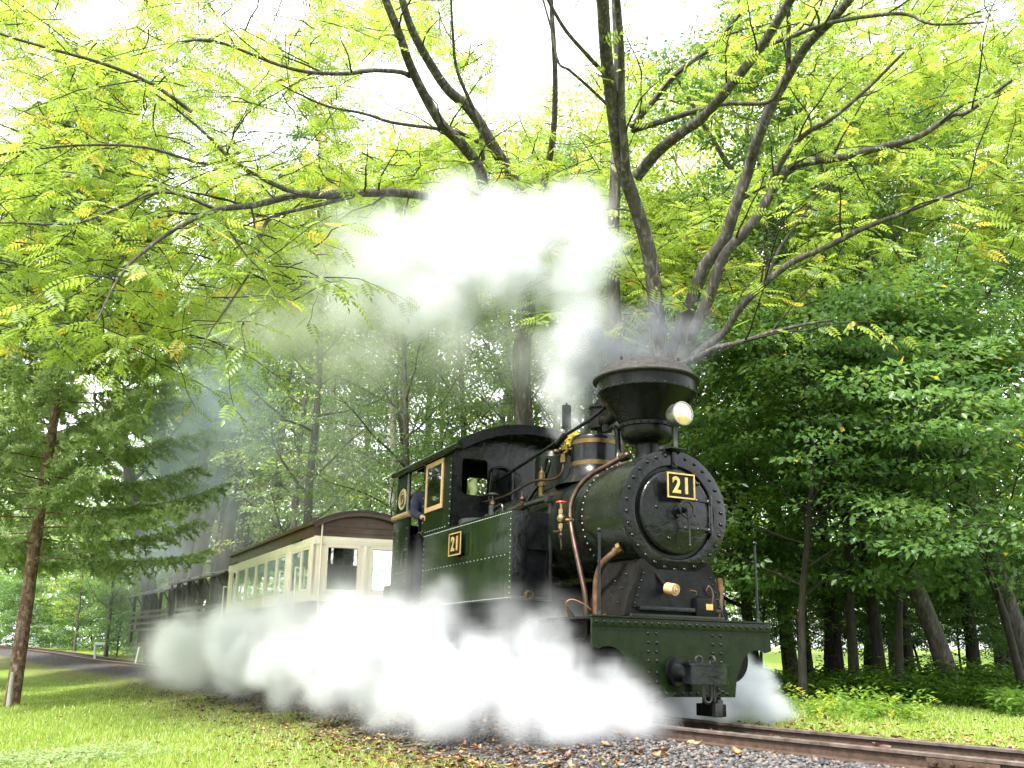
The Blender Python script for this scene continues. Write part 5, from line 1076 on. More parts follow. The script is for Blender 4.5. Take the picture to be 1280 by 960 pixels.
# spruces on the left
def spruce(seed, Hh, r0, cb, cr, lean, nb=92):
    g = np.random.default_rng(seed); st = bent([0, 0, -.2], [lean, 0, 1], Hh, .0, .012, 14, g); hf = np.linspace(0, 1, 15); rr = r0 * (1.04 - .97 * hf); wood = [(st, rr, 14)]; PP = []; AA = []; NN = []; LL = []
    for k in range(nb):
        t = cb / Hh + (.985 - cb / Hh) * (k / nb) ** .9; p = np.array([np.interp(t, hf, st[:, i]) for i in range(3)]); az_ = k * 2.399 + g.uniform(-.3, .3)
        ln = cr * (1 - t) ** .75 * 1.25 * g.uniform(.75, 1.1); ln = max(ln, .25); tilt = -.32 + .75 * t; br = bent(p, [math.cos(az_), math.sin(az_), tilt], ln, .40, .04, 8, g); wood.append((br, np.linspace(max(.012, r0 * .17 * (1 - t)), .004, 9), 5))
        dirb = br[-1] - br[0]; dirb /= np.linalg.norm(dirb); per_ = np.array([-dirb[1], dirb[0], 0]); per_ /= np.linalg.norm(per_) + 1e-9
        nt_ = int(8 + ln * 13)
        for q in range(nt_):
            u = .22 + .78 * (q + .5) / nt_; pb = np.array([np.interp(u, np.linspace(0, 1, 9), br[:, i]) for i in range(3)]); sd_ = 1 if q % 2 else -1
            tl = min(.62, ln * .34) * (1.15 - u * .75) * g.uniform(.7, 1.15); d2 = dirb * g.uniform(.7, 1) + per_ * sd_ * g.uniform(.6, 1.0) + [0, 0, g.uniform(-1.0, .15)]; d2 /= np.linalg.norm(d2)
            m_ = int(14 + tl * 80); s_ = g.uniform(0, 1, m_); pp = pb + d2 * (s_ * tl)[:, None] + [0, 0, -.12 * tl] * (s_ ** 2)[:, None]
            aa = d2 * .75 + g.normal(0, .55, (m_, 3)); PP.append(pp); AA.append(aa); NN.append(g.normal(0, 1, (m_, 3)) + [0, 0, .4]); LL.append(np.full(m_, g.beta(2, 2)))
    P = np.concatenate(PP); A = np.concatenate(AA); N = np.concatenate(NN); r_ = np.clip(np.concatenate(LL) * .8 + g.uniform(0, .2, len(P)), 0, 1); V, F = kites(P, A, N, .10 * g.uniform(.7, 1.2, len(P)), .038, .1)
    wv, wf = tubes_np(wood); print('spruce needles', len(P)); return wv, wf, V, F, np.repeat(r_, 2)
b = put(26, 16.8); sp1 = mk_tree('spruce_tree', spruce(4, 12.5, .122, 2.7, 3.6, .02, 135), 'spruce_bark', 'spruce_needle', b, 0, 1, 'leaning spruce with reddish scaly bark standing on the left lawn')
def more_spruce(x, y, sc, rz, label):
    o = copy_tree(sp1); o.location = (x, y, gz(x, y)); o.scale = (sc,) * 3; o.rotation_euler = (0, 0, rz); o['label'] = label
more_spruce(-14.0, 21.5, 1.15, 2.4, 'dark spruce behind the leaning one at the left picture edge')
more_spruce(-17.0, 31, 1.25, 4.2, 'farther spruce showing between the left trunks above the bend')
more_spruce(-11.2, 33.5, 1.05, 1.1, 'distant spruce to the left of the forked dark trees')

# canopy: walnut-like trees whose limbs reach over the line
def limb(pts, r0, r1, n=8):
    Q = crom([at(*p) for p in pts], 5); return (np.array([tuple(q) for q in Q]), np.linspace(r0, r1, len(Q)), n)
CAN = []
T1 = {'limbs': [
    limb([(822, 520, 12.6), (824, 440, 12.5), (820, 385, 12.4), (812, 320, 12.2), (797, 265, 12.0), (776, 200, 11.6), (764, 120, 11.0), (757, 60, 10.4), (752, -30, 9.6)], .125, .075, 12),
    limb([(783, 235, 11.8), (781, 190, 11.4), (777, 140, 11.1), (776, 60, 10.6), (770, -20, 10)], .07, .04),
    limb([(795, 222, 11.9), (822, 190, 11.6), (850, 167, 11.2), (880, 145, 10.9), (915, 105, 10.4), (950, 60, 10), (988, 0, 9.5), (1010, -40, 9)], .085, .05),
    limb([(788, 160, 11.5), (812, 132, 11.3), (850, 88, 11), (888, 60, 10.7), (925, 18, 10.3)], .05, .02),
    limb([(790, 163, 11.6), (840, 148, 11.3), (900, 130, 11), (960, 128, 10.8), (980, 100, 10.5)], .045, .02),
    limb([(818, 560, 12.7), (826, 500, 12.7), (842, 440, 12.7), (862, 385, 12.6), (880, 335, 12.4), (905, 300, 12.2), (918, 262, 12.0), (935, 215, 11.8), (945, 180, 11.5), (963, 135, 11.2), (985, 95, 10.9), (1010, 55, 10.5), (1040, 25, 10.1), (1070, -10, 9.7)], .115, .05, 10),
    limb([(985, 92, 10.9), (986, 40, 10.5), (984, -20, 10)], .035, .025),
    limb([(945, 60, 10.4), (985, 47, 10.3), (1040, 28, 10), (1125, 17, 9.8), (1165, 30, 9.6), (1230, 28, 9.5)], .035, .012),
    limb([(822, 560, 12.5), (832, 500, 12.5), (854, 440, 12.5), (885, 375, 12.2), (905, 320, 12), (940, 280, 11.8), (975, 225, 11.6), (1000, 205, 11.4), (1050, 197, 11.2), (1110, 182, 11), (1150, 170, 10.8), (1190, 144, 10.6), (1210, 140, 10.5), (1265, 100, 10)], .10, .02, 10),
    limb([(960, 235, 11.7), (985, 190, 11.4), (1010, 165, 11.2), (1040, 148, 11), (1085, 110, 10.7), (1130, 65, 10.3)], .045, .018),
    limb([(862, 450, 12.5), (880, 435, 12.4), (905, 415, 12.3), (925, 385, 12.1), (955, 355, 11.9), (990, 328, 11.7), (1035, 308, 11.5), (1080, 285, 11.2), (1120, 270, 11), (1170, 250, 10.7), (1215, 233, 10.4)], .065, .02),
    limb([(958, 350, 12), (975, 310, 11.9), (1000, 275, 11.8), (1025, 240, 11.7), (1052, 220, 11.6)], .025, .012),
    limb([(845, 458, 12.4), (870, 448, 12.0), (895, 435, 11.6), (925, 428, 11.6), (965, 415, 11.5), (1010, 405, 11.4), (1040, 400, 11.3)], .05, .012),
    limb([(766, 540, 13.6), (768, 470, 13.5), (768, 390, 13.4), (766, 320, 13.3), (770, 200, 13.1), (774, 120, 12.9), (768, -20, 12.5)], .13, .06, 12),
    limb([(758, 130, 11), (735, 108, 10.8), (712, 88, 10.6), (698, 78, 10.5), (690, 40, 10.4), (676, -10, 10.2)], .022, .012),
    limb([(758, 95, 10.8), (735, 70, 10.5), (705, 35, 10.2), (680, -10, 9.9)], .03, .02)]}
T2 = {'limbs': [
    limb([(660, 640, 14.8), (655, 540, 14.8), (652, 440, 14.7), (664, 330, 14.4), (668, 250, 14)], .17, .12, 12),
    limb([(668, 255, 14), (640, 222, 13.7), (622, 192, 13.4), (590, 140, 13), (560, 112, 12.7), (535, 75, 12.3), (512, 30, 11.9), (498, -20, 11.5)], .11, .05, 10),
    limb([(660, 300, 14.1), (615, 262, 13.7), (605, 235, 13.3), (598, 208, 13), (575, 178, 12.6), (552, 155, 12.3), (530, 118, 12), (512, 80, 11.6), (500, 45, 11.2), (478, -10, 10.8)], .10, .055, 10),
    limb([(512, 95, 11.8), (500, 90, 11.6), (465, 88, 11.3), (432, 92, 11), (385, 90, 10.6), (345, 80, 10.2), (300, 62, 9.8), (262, 50, 9.5), (225, 52, 9.2)], .040, .010),
    limb([(600, 178, 13), (572, 165, 12.7), (540, 160, 12.3), (490, 153, 11.8), (455, 142, 11.4), (410, 133, 11), (375, 118, 10.6), (348, 104, 10.3)], .035, .010),
    limb([(660, 330, 14.3), (580, 262, 13.4), (520, 243, 12.4), (465, 241, 11.6), (400, 244, 11), (372, 243, 10.7), (320, 256, 10.3), (268, 263, 9.9), (222, 285, 9.6), (185, 310, 9.3), (150, 345, 9.0), (122, 400, 8.8)], .075, .008),
    limb([(372, 243, 10.7), (325, 222, 10.4), (290, 200, 10.1), (262, 172, 9.8), (225, 140, 9.5), (195, 118, 9.2)], .035, .008),
    limb([(270, 262, 9.9), (200, 240, 9.6), (100, 278, 9.2), (0, 278, 8.9), (-60, 285, 8.7)], .022, .008),
    limb([(440, 246, 11.4), (400, 256, 11), (340, 272, 10.6), (326, 300, 10.4), (315, 335, 10.2), (290, 375, 10), (262, 415, 9.8), (250, 440, 9.7)], .028, .006),
    limb([(300, 190, 10.2), (260, 205, 9.9), (180, 184, 9.5), (90, 182, 9.2), (0, 193, 8.9), (-50, 200, 8.8)], .022, .008),
    limb([(240, 140, 9.6), (190, 105, 9.3), (130, 80, 9), (60, 60, 8.7), (0, 42, 8.5), (-50, 20, 8.3)], .025, .010),
    limb([(672, 260, 14), (690, 180, 13.4), (694, 100, 12.8), (690, 20, 12.2), (688, -20, 12)], .06, .03),
    limb([(604, 200, 13), (597, 150, 12.5), (572, 90, 12), (566, 40, 11.6), (563, -20, 11.2)], .035, .015),
    limb([(470, 380, 13), (430, 370, 12.6), (392, 352, 12.2), (350, 372, 11.8), (310, 378, 11.5)], .02, .006)]}
# compound leaf template: rachis + 11 leaflets
def compound():
    Vt = []; Ft = []; fv = 0
    def add(V, F):
        nonlocal fv
        Vt.append(V); Ft.append(F + fv); fv += len(V)
    L_ = 1.0
    for k in range(5):
        u = .22 + k * .155; s_ = .35 * (1 - .10 * abs(k - 1.6))
        for sd_ in (-1, 1):
            P = np.array([[u, 0, -.16 * u * u]]); A = np.array([[.45, sd_ * 1.0, -.16]]); V, F = kites(P, A, np.array([[.12, sd_ * -.1, 1.]]), s_, s_ * .40, .12); add(V, F)
    V, F = kites(np.array([[.97, 0, -.15]]), np.array([[1., 0, -.35]]), np.array([[.3, 0, 1.]]), .36, .14, .12); add(V, F)
    add(np.array([[0, -.008, 0], [0, .008, 0], [.5, .006, -.04], [.5, -.006, -.04]], float), np.array([[0, 1, 2], [0, 2, 3]])); add(np.array([[.5, -.006, -.04], [.5, .006, -.04], [1, .003, -.16], [1, -.003, -.16]], float), np.array([[0, 1, 2], [0, 2, 3]]))
    return np.concatenate(Vt), np.concatenate(Ft)
CT_V, CT_F = compound()
def grow(T_, g, dens=1.0):
    twigs = []; anchors = []
    for (P, r_, n_) in T_['limbs']:
        ln = np.linalg.norm(np.diff(P, axis=0), axis=1).sum(); big = r_[0] > .10
        m_ = int(ln * (1.0 if big else 2.0) * dens)
        for k in range(m_):
            u = g.uniform(.45 if big else .12, 1); i = u * (len(P) - 1); p = np.array([np.interp(i, np.arange(len(P)), P[:, q]) for q in range(3)]); r0 = np.interp(i, np.arange(len(P)), r_)
            t = P[min(int(i) + 1, len(P) - 1)] - P[int(min(i, len(P) - 2))]; t /= np.linalg.norm(t); side = g.normal(size=3); side -= t * (side @ t); side[2] *= .5; side /= np.linalg.norm(side)
            br = bent(p, t * g.uniform(.4, 1) + side * g.uniform(.6, 1.1) + [0, 0, .1], g.uniform(.7, 1.9), -.25, .16, 6, g); T_['limbs2'].append((br, np.linspace(min(.016, r0 * .5), .004, 7), 5)); anchors.append(br)
    return anchors
def leaves_on(br, g, n_):
    out = []; d = br[-1] - br[0]; d /= np.linalg.norm(d); hx = np.array([-d[1], d[0], 0]); hx /= np.linalg.norm(hx) + 1e-9
    for k in range(n_):
        u = .25 + .75 * (k + g.random()) / n_; p = np.array([np.interp(u * (len(br) - 1), np.arange(len(br)), br[:, q]) for q in range(3)]); sd_ = 1 if k % 2 else -1
        A = d * g.uniform(.2, 1.0) + hx * sd_ * g.uniform(.5, 1.1) + [0, 0, g.uniform(-.55, .05)]; N = np.array([0, 0, 1]) + g.normal(0, .35, 3); out.append((p, A / np.linalg.norm(A), N, g.uniform(.20, .33)))
    return out
g2 = np.random.default_rng(77)
GAPS = [(500, 120, 70, 60), (345, 165, 50, 35), (675, 55, 75, 80), (330, 12, 70, 26), (118, 20, 50, 26), (860, 185, 65, 60), (935, 165, 45, 50), (815, 25, 60, 60), (1240, 15, 30, 20), (640, 130, 40, 50), (720, 150, 34, 60), (600, 10, 60, 40), (880, 20, 40, 25), (960, 290, 30, 25), (735, 30, 40, 40)]
def in_gap(p):
    c_ = Matrix.Rotation(-PITCH, 3, 'X') @ (Vector(p) - Vector((0, 0, H)))
    if c_.y < .5: return 0
    x, y = 640 + FPX * c_.x / c_.y, 480 - FPX * c_.z / c_.y
    v = 0
    for gx_, gy_, a, b in GAPS: v = max(v, 1.35 - math.hypot((x - gx_) / a, (y - gy_) / b))
    return v
def canopy(T_, name, bk, label, xr, nfill, seed, seams):
    g = np.random.default_rng(seed); T_['limbs2'] = []; an = grow(T_, g); LV = []
    for br in an: LV += leaves_on(br, g, 6)
    c = 0
    while c < nfill:                                                  # outer twigs of the crown, denser towards the ends
        px = g.uniform(*xr); lim = np.interp(px, [-60, 120, 250, 330, 450, 560, 700, 800, 900, 1000, 1150, 1340], seams); py = lim - (lim + 70) * g.beta(1.0, 1.25); D = g.uniform(*((12.8, 21) if px > 400 else (9.5, 19)))
        if g.random() < .12: py = lim + g.uniform(0, 45)
        c += 1; p = np.array(at(px, py, D)); a = g.uniform(0, 6.28)
        br = bent(p, [math.cos(a), math.sin(a), .1], g.uniform(.8, 1.5), -.35, .15, 6, g); T_['limbs2'].append((br, np.linspace(.010, .003, 7), 4)); LV += leaves_on(br, g, 8)
    LV = [l for l in LV if g.random() > in_gap(l[0]) * 1.5]
    wv, wf = tubes_np(T_['limbs']); tv, tf = tubes_np([l for l in T_['limbs2'] if in_gap(l[0][0]) < .45])
    base = T_['limbs'][0][0][0]; base = np.array([base[0], base[1], gz(base[0], base[1])])
    # trunk foot down to the ground
    st = np.array([base + [0, 0, -.1], base + [.0, 0, (T_['limbs'][0][0][0][2] - base[2]) * .5], T_['limbs'][0][0][0] + [0, 0, .03]]); r0 = T_['limbs'][0][1][0]
    root = empty(name, tuple(base)); tag(root, label, 'tree')
    T_['feet'] = [(l, .16 * (i % 2 * 2 - 1)) for i, l in enumerate(T_['limbs']) if i and l[1][0] > .095 and l[0][0][2] < 4.6]
    fv, ff = tubes_np([(st, [r0 * 1.9, r0 * 1.25, r0 * 1.02], 14)] + [ (np.array([base + [dx, .1, -.1], l[0][0] * [.5, .5, .4] + base * [.5, .5, .6], l[0][0] + [0, 0, .03]]), [l[1][0] * 1.4, l[1][0] * 1.15, l[1][0]], 12) for l, dx in T_.get('feet', [])])
    np_mesh('trunk', fv - base, ff, None, MAT[bk], root, smooth=True); np_mesh('limb', wv - base, wf, None, MAT[bk], root, smooth=True)
    o = np_mesh('twigs', tv - base, tf, None, MAT['dark_bark'], root, smooth=True); o['kind'] = 'stuff'
    LV = [l for l in LV if np.linalg.norm(l[0]) > 5]
    P = np.array([l[0] for l in LV]); A = np.array([l[1] for l in LV]); N = np.array([l[2] for l in LV]); Sx = np.array([l[3] for l in LV])
    B = np.cross(N, A); B /= np.linalg.norm(B, axis=1, keepdims=True); U = np.cross(A, B); rr = np.clip(g.beta(2, 2, len(P)), 0, 1); rr = np.clip(rr * .88, 0, .9); rr[g.uniform(0, 1, len(P)) < .035] = .97
    order = np.argsort(np.linalg.norm(P, axis=1) / Sx); near = set(); cnt = 0
    for i in order:
        c_ = Matrix.Rotation(-PITCH, 3, 'X') @ (Vector(P[i]) - Vector((0, 0, H))); x, y = 640 + FPX * c_.x / c_.y, 480 - FPX * c_.z / c_.y
        if 0 < x < 1280 and 0 < y < 960: near.add(int(i)); cnt += 1
        if cnt >= 140: break
    far = np.array([i for i in range(len(P)) if i not in near])
    V = P[far, None] + (A[far, None] * CT_V[None, :, :1] + B[far, None] * CT_V[None, :, 1:2] + U[far, None] * CT_V[None, :, 2:]) * Sx[far, None, None]
    F = CT_F[None] + (np.arange(len(far)) * len(CT_V))[:, None, None]
    o = np_mesh('crown', V.reshape(-1, 3) - base, F.reshape(-1, 3), np.repeat(rr[far], len(CT_F)), MAT['canopy_leaf'], root); o['kind'] = 'stuff'
    lm = []
    for q in (.15, .35, .55, .8, .97):
        x = np_mesh('leaf', CT_V, CT_F, np.full(len(CT_F), q), MAT['canopy_leaf']); lm.append(x.data); bpy.data.objects.remove(x)
    for i in near:
        o = bpy.data.objects.new('leaf', lm[4] if rr[i] > .95 else lm[min(3, int(rr[i] * 4.4))]); COL.objects.link(o); o.parent = root
        M = Matrix(((A[i][0], B[i][0], U[i][0], 0), (A[i][1], B[i][1], U[i][1], 0), (A[i][2], B[i][2], U[i][2], 0), (0, 0, 0, 1))); M.translation = Vector(P[i] - base); o.matrix_local = M @ Matrix.Scale(Sx[i], 4)
    print(name, 'leaves', len(LV)); return root
canopy(T1, 'spreading_tree', 'walnut_bark', 'many-limbed tree spreading bright leaves above the chimney', (700, 1340), 1700, 5, [400, 400, 320, 330, 300, 330, 400, 370, 360, 340, 300, 260])
canopy(T2, 'overhanging_tree', 'walnut_bark', 'tree behind the steam whose long bough reaches over to the left', (-60, 760), 2200, 6, [360, 385, 400, 350, 310, 300, 330, 370, 360, 340, 330, 320])

# name each wood tree by what it is and where it comes in the row
ORD = ['first', 'second', 'third', 'fourth', 'fifth', 'sixth', 'seventh', 'eighth', 'ninth', 'tenth', 'eleventh', 'twelfth', 'thirteenth', 'fourteenth', 'fifteenth', 'sixteenth', 'seventeenth', 'eighteenth', 'nineteenth', 'twentieth', 'twenty-first', 'twenty-second']
def scr(o): return 640 + FPX * o.location.x / (o.location.y * math.cos(PITCH))
for grp, txt, rev in (('trees of the dark wood on the right', 'dark trunked tree, %s from the right edge among the dark wood trunks', True), ('leaning trunks in the wood on the right', '%s leaning grey trunk from the right edge of the picture', True),
                 ('birches behind the coach', '%s pale birch from the left in the mist behind the coach', False), ('trees beyond the train', 'broadleaf tree beyond the train, %s counting from the left', False), ('tall bright trees over the line', 'tall bright green tree, %s from the left of the tall row', False), ('bushes beyond the bend of the track', 'low leafy bush beyond the bend of the far track, %s from the left', False), ('young trees under the dark wood', 'young layered tree under the dark wood, %s from the right edge', True)):
    row = [o for o in bpy.data.objects if o.get('group') == grp and 'category' in o and o.location.y > 0]; row = [o for o in row if -40 < scr(o) < 1320]; row.sort(key=scr, reverse=rev)
    for k, o in enumerate(row): o['label'] = txt % ORD[k]

# ------------------------------------------------------------------ steam and smoke: density fields inside closed volumes
def vol_mat(name, col, dens, aniso=.0):
    m = bpy.data.materials.new(name); m.use_nodes = True; t = m.node_tree; t.nodes.clear(); o = nn(t, 'ShaderNodeOutputMaterial'); p = nn(t, 'ShaderNodeVolumePrincipled')
    p.inputs['Color'].default_value = (*col, 1); p.inputs['Density'].default_value = dens; p.inputs['Anisotropy'].default_value = aniso; p.inputs['Density Attribute'].default_value = 'density'
    t.links.new(p.outputs[0], o.inputs['Volume']); return m
def cloud(name, blobs, dens, col, label, soft=.2, amp=.5, nscale=1.6, vox=.05, pad=.5, detail=5, aniso=.0, low=None, seed=0.0, rough=.55, thin=0.0, bias=.1, vor=.8, warp=.9):
    """blobs: (x,y,z,r) puffs; soft = depth over which the puff's edge thickens"""
    me = bpy.data.meshes.new(name); me.from_pydata([b[:3] for b in blobs], [], []); a = me.attributes.new('rad', 'FLOAT', 'POINT'); a.data.foreach_set('value', [b[3] for b in blobs]); a2 = me.attributes.new('den', 'FLOAT', 'POINT'); a2.data.foreach_set('value', [b[4] if len(b) > 4 else 1.0 for b in blobs])
    o = bpy.data.objects.new(name, me); COL.objects.link(o); mt = vol_mat(name, col, dens, aniso); me.materials.append(mt)
    ng = bpy.data.node_groups.new(name, 'GeometryNodeTree'); ng.interface.new_socket('Geometry', in_out='INPUT', socket_type='NodeSocketGeometry'); ng.interface.new_socket('Geometry', in_out='OUTPUT', socket_type='NodeSocketGeometry')
    N = ng.nodes; Lk = ng.links; gi = N.new('NodeGroupInput'); go = N.new('NodeGroupOutput'); pos = N.new('GeometryNodeInputPosition')
    def math_(op, a, b=None, c=None, clamp=False):
        n = N.new('ShaderNodeMath'); n.operation = op; n.use_clamp = clamp
        for i, v in enumerate((a, b, c)):
            if v is None: continue
            if isinstance(v, (int, float)): n.inputs[i].default_value = v
            else: Lk.new(v, n.inputs[i])
        return n.outputs[0]
    def nz(scale, det, off, dist=0.0):
        ad = N.new('ShaderNodeVectorMath'); ad.operation = 'ADD'; Lk.new(pos.outputs[0], ad.inputs[0]); ad.inputs[1].default_value = (off, off * 1.7, -off)
        n = N.new('ShaderNodeTexNoise'); n.inputs['Scale'].default_value = scale; n.inputs['Detail'].default_value = det; n.inputs['Roughness'].default_value = rough; n.inputs['Distortion'].default_value = dist; Lk.new(ad.outputs[0], n.inputs['Vector']); return n
    sn = N.new('GeometryNodeSampleNearest'); sn.domain = 'POINT'; Lk.new(gi.outputs[0], sn.inputs['Geometry'])
    # warp the lookup so that puffs do not stay round
    wn = nz(nscale * .7, 3, seed + 4); w1 = N.new('ShaderNodeVectorMath'); w1.operation = 'SUBTRACT'; Lk.new(wn.outputs['Color'], w1.inputs[0]); w1.inputs[1].default_value = (.5, .5, .5)
    w2 = N.new('ShaderNodeVectorMath'); w2.operation = 'SCALE'; Lk.new(w1.outputs[0], w2.inputs[0]); w2.inputs['Scale'].default_value = amp * warp
    w3 = N.new('ShaderNodeVectorMath'); w3.operation = 'ADD'; Lk.new(pos.outputs[0], w3.inputs[0]); Lk.new(w2.outputs[0], w3.inputs[1]); Lk.new(w3.outputs[0], sn.inputs['Sample Position'])
    def samp(nm, typ):
        si = N.new('GeometryNodeSampleIndex'); si.data_type = typ; si.domain = 'POINT'; Lk.new(gi.outputs[0], si.inputs['Geometry']); Lk.new(sn.outputs[0], si.inputs['Index'])
        if nm == 'pos': Lk.new(pos2.outputs[0], si.inputs['Value'])
        else:
            na = N.new('GeometryNodeInputNamedAttribute'); na.data_type = typ; na.inputs['Name'].default_value = nm; Lk.new(na.outputs['Attribute'], si.inputs['Value'])
        return si.outputs['Value']
    pos2 = N.new('GeometryNodeInputPosition'); sp = samp('pos', 'FLOAT_VECTOR'); sr = samp('rad', 'FLOAT'); sdn = samp('den', 'FLOAT')
    dv = N.new('ShaderNodeVectorMath'); dv.operation = 'DISTANCE'; Lk.new(w3.outputs[0], dv.inputs[0]); Lk.new(sp, dv.inputs[1])
    sdf = math_('SUBTRACT', sr, dv.outputs['Value'])
    b1 = nz(nscale, detail, seed, .2); n1 = math_('SUBTRACT', b1.outputs[0], .5)
    # billows: smooth cell distance
    vo = N.new('ShaderNodeTexVoronoi'); vo.feature = 'SMOOTH_F1'; vo.inputs['Scale'].default_value = nscale * 2.2; vo.inputs['Smoothness'].default_value = .35; vo.inputs['Detail'].default_value = 2.0; vo.inputs['Roughness'].default_value = .5; Lk.new(w3.outputs[0], vo.inputs['Vector'])
    bl = math_('MULTIPLY', math_('SUBTRACT', .45, vo.outputs['Distance']), amp * vor)
    e = math_('ADD', math_('ADD', math_('ADD', sdf, bias), math_('MULTIPLY', n1, amp * 1.5)), bl)
    d0 = math_('DIVIDE', e, soft, clamp=True); d1 = math_('MULTIPLY', math_('MULTIPLY', d0, d0), sdn)
    if thin:
        b2 = nz(nscale * 2.3, detail, seed + 9, .3); d1 = math_('MULTIPLY', d1, math_('MULTIPLY_ADD', math_('SUBTRACT', b2.outputs[0], .5), thin * 4, 1.0, clamp=False)); d1 = math_('MAXIMUM', d1, 0.0)
    if low is not None:
        se = N.new('ShaderNodeSeparateXYZ'); Lk.new(pos.outputs[0], se.inputs[0]); d1 = math_('MULTIPLY', d1, math_('DIVIDE', math_('SUBTRACT', se.outputs['Z'], low), .12, clamp=True))
    A_ = np.array([[b[i] for i in range(4)] for b in blobs]); lo = (A_[:, :3] - A_[:, 3:] - pad).min(0); hi = (A_[:, :3] + A_[:, 3:] + pad).max(0)
    if low is not None: lo[2] = low
    vc = N.new('GeometryNodeVolumeCube'); Lk.new(d1, vc.inputs['Density']); vc.inputs['Min'].default_value = lo; vc.inputs['Max'].default_value = hi
    for i, nme in enumerate(('Resolution X', 'Resolution Y', 'Resolution Z')): vc.inputs[nme].default_value = int(max(8, (hi[i] - lo[i]) / vox))
    print(name, 'grid', [int((hi[i] - lo[i]) / vox) for i in range(3)])
    sm_ = N.new('GeometryNodeSetMaterial'); sm_.inputs['Material'].default_value = mt; Lk.new(vc.outputs[0], sm_.inputs[0]); Lk.new(sm_.outputs[0], go.inputs[0])
    md = o.modifiers.new('field', 'NODES'); md.node_group = ng; return tag(o, label, 'smoke' if 'smoke' in name else 'steam', kind='stuff')
def puff(px, py, D, rpx, dn=1.0):
    p = at(px, py, D); return (p.x, p.y, p.z, rpx / FPX * D, dn)

def fill(blobs, r, k=1.0, seed=1):
    """break large puffs into many small ones of one size, unevenly packed, so that the outline is ragged"""
    g = np.random.default_rng(seed); out = []
    for b in blobs:
        R_ = b[3]; n = max(1, int(k * 1.5 * (R_ / r) ** 3)) if R_ > r * 1.15 else 1
        for _ in range(n):
            v = g.normal(size=3); v /= np.linalg.norm(v); q = (R_ - r * .8) * g.uniform(0, 1) ** .4 if n > 1 else 0
            out.append((b[0] + v[0] * q, b[1] + v[1] * q, b[2] + v[2] * q, r * g.uniform(.85, 1.15), (b[4] if len(b) > 4 else 1) * g.uniform(.55, 1.2)))
    return out
# low steam from the cylinder cocks along the near side
BL = []
for q in [(778, 890, 7.6, 9), (745, 890, 7.6, 14), (722, 880, 7.6, 20), (688, 852, 7.6, 38), (675, 818, 7.9, 16, .6), (645, 850, 7.8, 56), (600, 812, 8.2, 40, .5), (550, 780, 8.4, 40, .35), (515, 780, 8.8, 40, .4), (590, 860, 8.0, 55), (530, 850, 8.4, 62), (470, 830, 9.2, 62), (480, 785, 10, 44, .45), (430, 790, 10.5, 54, .5), (410, 838, 10, 52), (360, 830, 11, 50, .8), (350, 795, 12.5, 46, .7), (300, 818, 12.5, 50, .9), (280, 800, 14, 40, .6), (245, 812, 14, 42, .6), (215, 815, 15, 30, .4), (665, 888, 7.5, 26), (720, 893, 7.4, 16), (560, 890, 7.9, 24), (500, 880, 8.3, 32), (430, 762, 12, 36, .3), (640, 780, 8.6, 34, .18), (700, 780, 8.6, 26, .12)]: BL.append(puff(*q))
cloud('steam_cloud', fill(BL, .26, 1.0, 3), 9.0, (.77, .78, .81), 'thick white steam rolling along the ground beside the engine', soft=.30, amp=.42, nscale=1.9, vox=.05, low=-.16, detail=8, seed=2.0, rough=.62, bias=.17, vor=.2, warp=1.2, pad=.35)
BL = [puff(*q) for q in [(300, 785, 14, 60, .9), (240, 805, 15, 48, .8), (205, 808, 16, 34, .5), (380, 800, 11.5, 60, .9), (450, 800, 10.5, 60, .9), (330, 755, 14.5, 30, .35), (430, 750, 12.5, 34, .3), (500, 740, 11, 30, .3), (380, 760, 13, 34, .35)]]
cloud('drifting_steam', fill(BL, .5, 1.0, 4), 3.2, (.88, .88, .90), 'thin grey steam drifting round the wagons on the left', soft=.8, amp=.9, nscale=.9, vox=.12, low=-.1, detail=6, seed=7.0, thin=.5, bias=.35, vor=.2)
# far side puff
BL = [puff(*q) for q in [(925, 878, 9.6, 28), (945, 862, 9.8, 24), (915, 850, 9.8, 22), (885, 885, 9.4, 24), (850, 890, 9.2, 22), (955, 890, 9.6, 20), (830, 880, 9.2, 20), (925, 838, 9.8, 12), (860, 885, 9.6, 26), (970, 893, 9.8, 14)]]
cloud('steam_puff', fill(BL, .13, .8, 5), 13.0, (.76, .78, .82), 'white steam puff escaping on the far side below the buffer beam', soft=.16, amp=.24, nscale=3.2, vox=.03, low=-.14, detail=7, seed=4.0, bias=.15, vor=.2, rough=.6, pad=.2)
BL = [puff(*q) for q in [(330, 560, 20, 90), (430, 520, 20, 100), (520, 480, 20, 90), (300, 650, 22, 80), (420, 600, 22, 90), (250, 700, 24, 70), (180, 740, 26, 60), (600, 470, 19, 70)]]
cloud('woodland_mist', BL, .075, (.88, .91, .95), 'faint pale mist hanging in the wood behind the coach', soft=1.6, amp=1.2, nscale=.4, vox=.25, detail=4, seed=9.0, thin=.3, bias=.8, vor=.2)
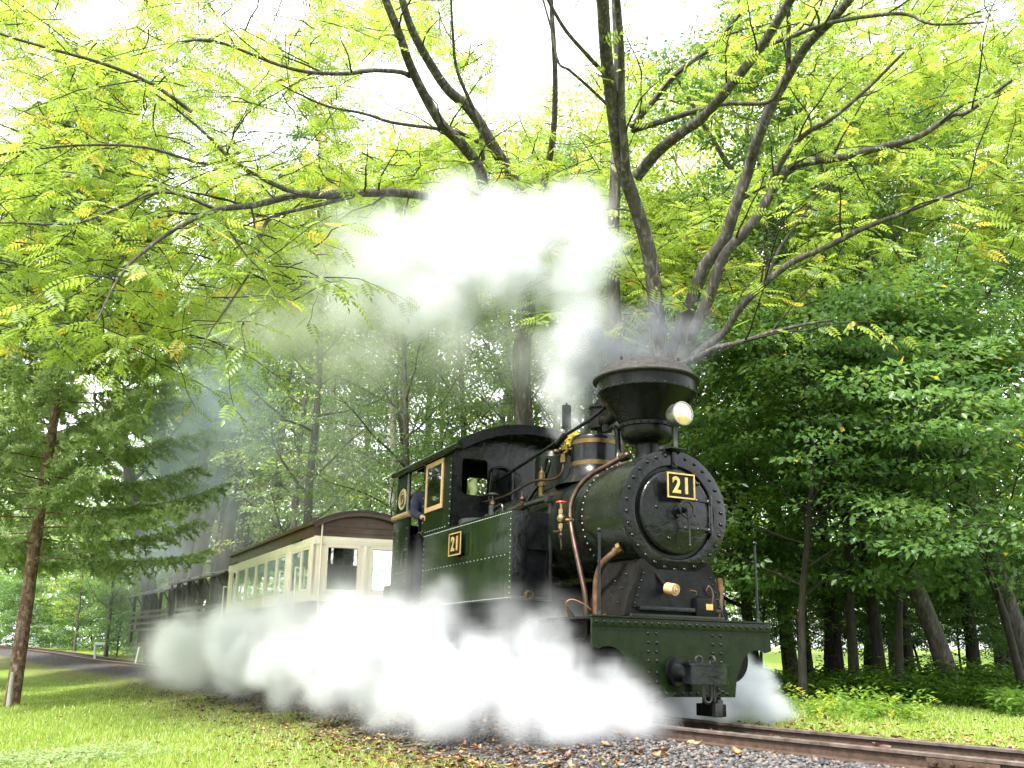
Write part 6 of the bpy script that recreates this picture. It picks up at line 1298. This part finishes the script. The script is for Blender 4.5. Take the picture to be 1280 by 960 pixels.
# plume from the whistle
BL = [puff(*q) for q in [(722, 418, 9.9, 30), (724, 385, 9.9, 42), (722, 350, 9.9, 50), (735, 320, 9.9, 40), (720, 320, 9.9, 48), (700, 280, 9.9, 44), (735, 268, 9.9, 24), (665, 290, 9.9, 52), (655, 340, 9.9, 58), (620, 290, 9.9, 54), (600, 340, 10, 62), (570, 270, 10.1, 48), (540, 310, 10.2, 62), (560, 370, 10.2, 52, .8), (500, 290, 10.3, 44, .7), (500, 340, 10.4, 54, .6), (520, 390, 10.4, 50, .6), (460, 300, 10.5, 40, .35), (450, 350, 10.6, 50, .4)]]
BL = fill(BL, .27, 1.0, 6) + [puff(*q) for q in [(708, 526, 9.9, 13, 1.5), (708, 514, 9.9, 16, 1.8), (709, 500, 9.9, 20, 2), (710, 485, 9.9, 24, 2), (712, 468, 9.9, 28, 1.6), (715, 448, 9.9, 32, 1.3), (718, 430, 9.9, 36, 1.1)]]
cloud('steam_plume', BL, 4.6, (.78, .79, .82), 'billowing white steam plume rising above the cab and whistle', soft=.32, amp=.36, nscale=1.9, vox=.05, detail=8, seed=1.0, bias=.21, vor=.25, warp=1.2, rough=.62, pad=.35)
BL = [puff(*q) for q in [(500, 370, 11, 66, .9), (450, 330, 11.2, 54, .8), (430, 390, 11.6, 58, 1), (370, 400, 12, 48, 1.1), (340, 420, 12.2, 34, .9), (560, 430, 11, 54, .5), (470, 430, 11.6, 50, .6), (620, 420, 10.8, 40, .5), (430, 290, 11.5, 44, .6), (390, 340, 12, 46, .8), (650, 450, 10.7, 48, .5), (600, 480, 10.9, 40, .35), (420, 440, 12, 44, .5), (300, 400, 12.6, 44, .7)]]
cloud('trailing_steam', BL, 4.2, (.88, .885, .89), 'thin grey tail of the steam plume drifting left above the coach', soft=.9, amp=.8, nscale=1.1, vox=.09, detail=7, seed=5.0, thin=.45, bias=.32, vor=.3, rough=.6)
BL = [puff(*q) for q in [(300, 420, 15, 66, .8), (265, 480, 16, 60, .9), (240, 540, 17, 56, .8), (300, 520, 16, 62, .6), (215, 600, 19, 56, .6), (270, 610, 19, 56, .5), (250, 380, 15, 36, .6), (200, 680, 21, 50, .4)]]
cloud('blue_smoke', BL, 1.9, (.72, .80, 1.0), 'pale blue smoke haze hanging before the forked trees left', soft=1.2, amp=.9, nscale=.6, vox=.16, detail=5, seed=3.0, thin=.4, bias=.6)
BL = [puff(*q) for q in [(850, 430, 9.4, 26, .9), (800, 430, 9.5, 34, 1), (770, 440, 9.7, 34, .9), (745, 460, 9.9, 30, .8), (830, 400, 9.6, 26, .6), (730, 500, 10.3, 28, .5), (870, 410, 9.5, 14, .5)]]
cloud('chimney_smoke', BL, 8.0, (.30, .31, .36), 'dark grey smoke curling off the top of the wide chimney', soft=.5, amp=.4, nscale=1.8, vox=.05, detail=7, seed=6.0, thin=.5, bias=.32, rough=.6)
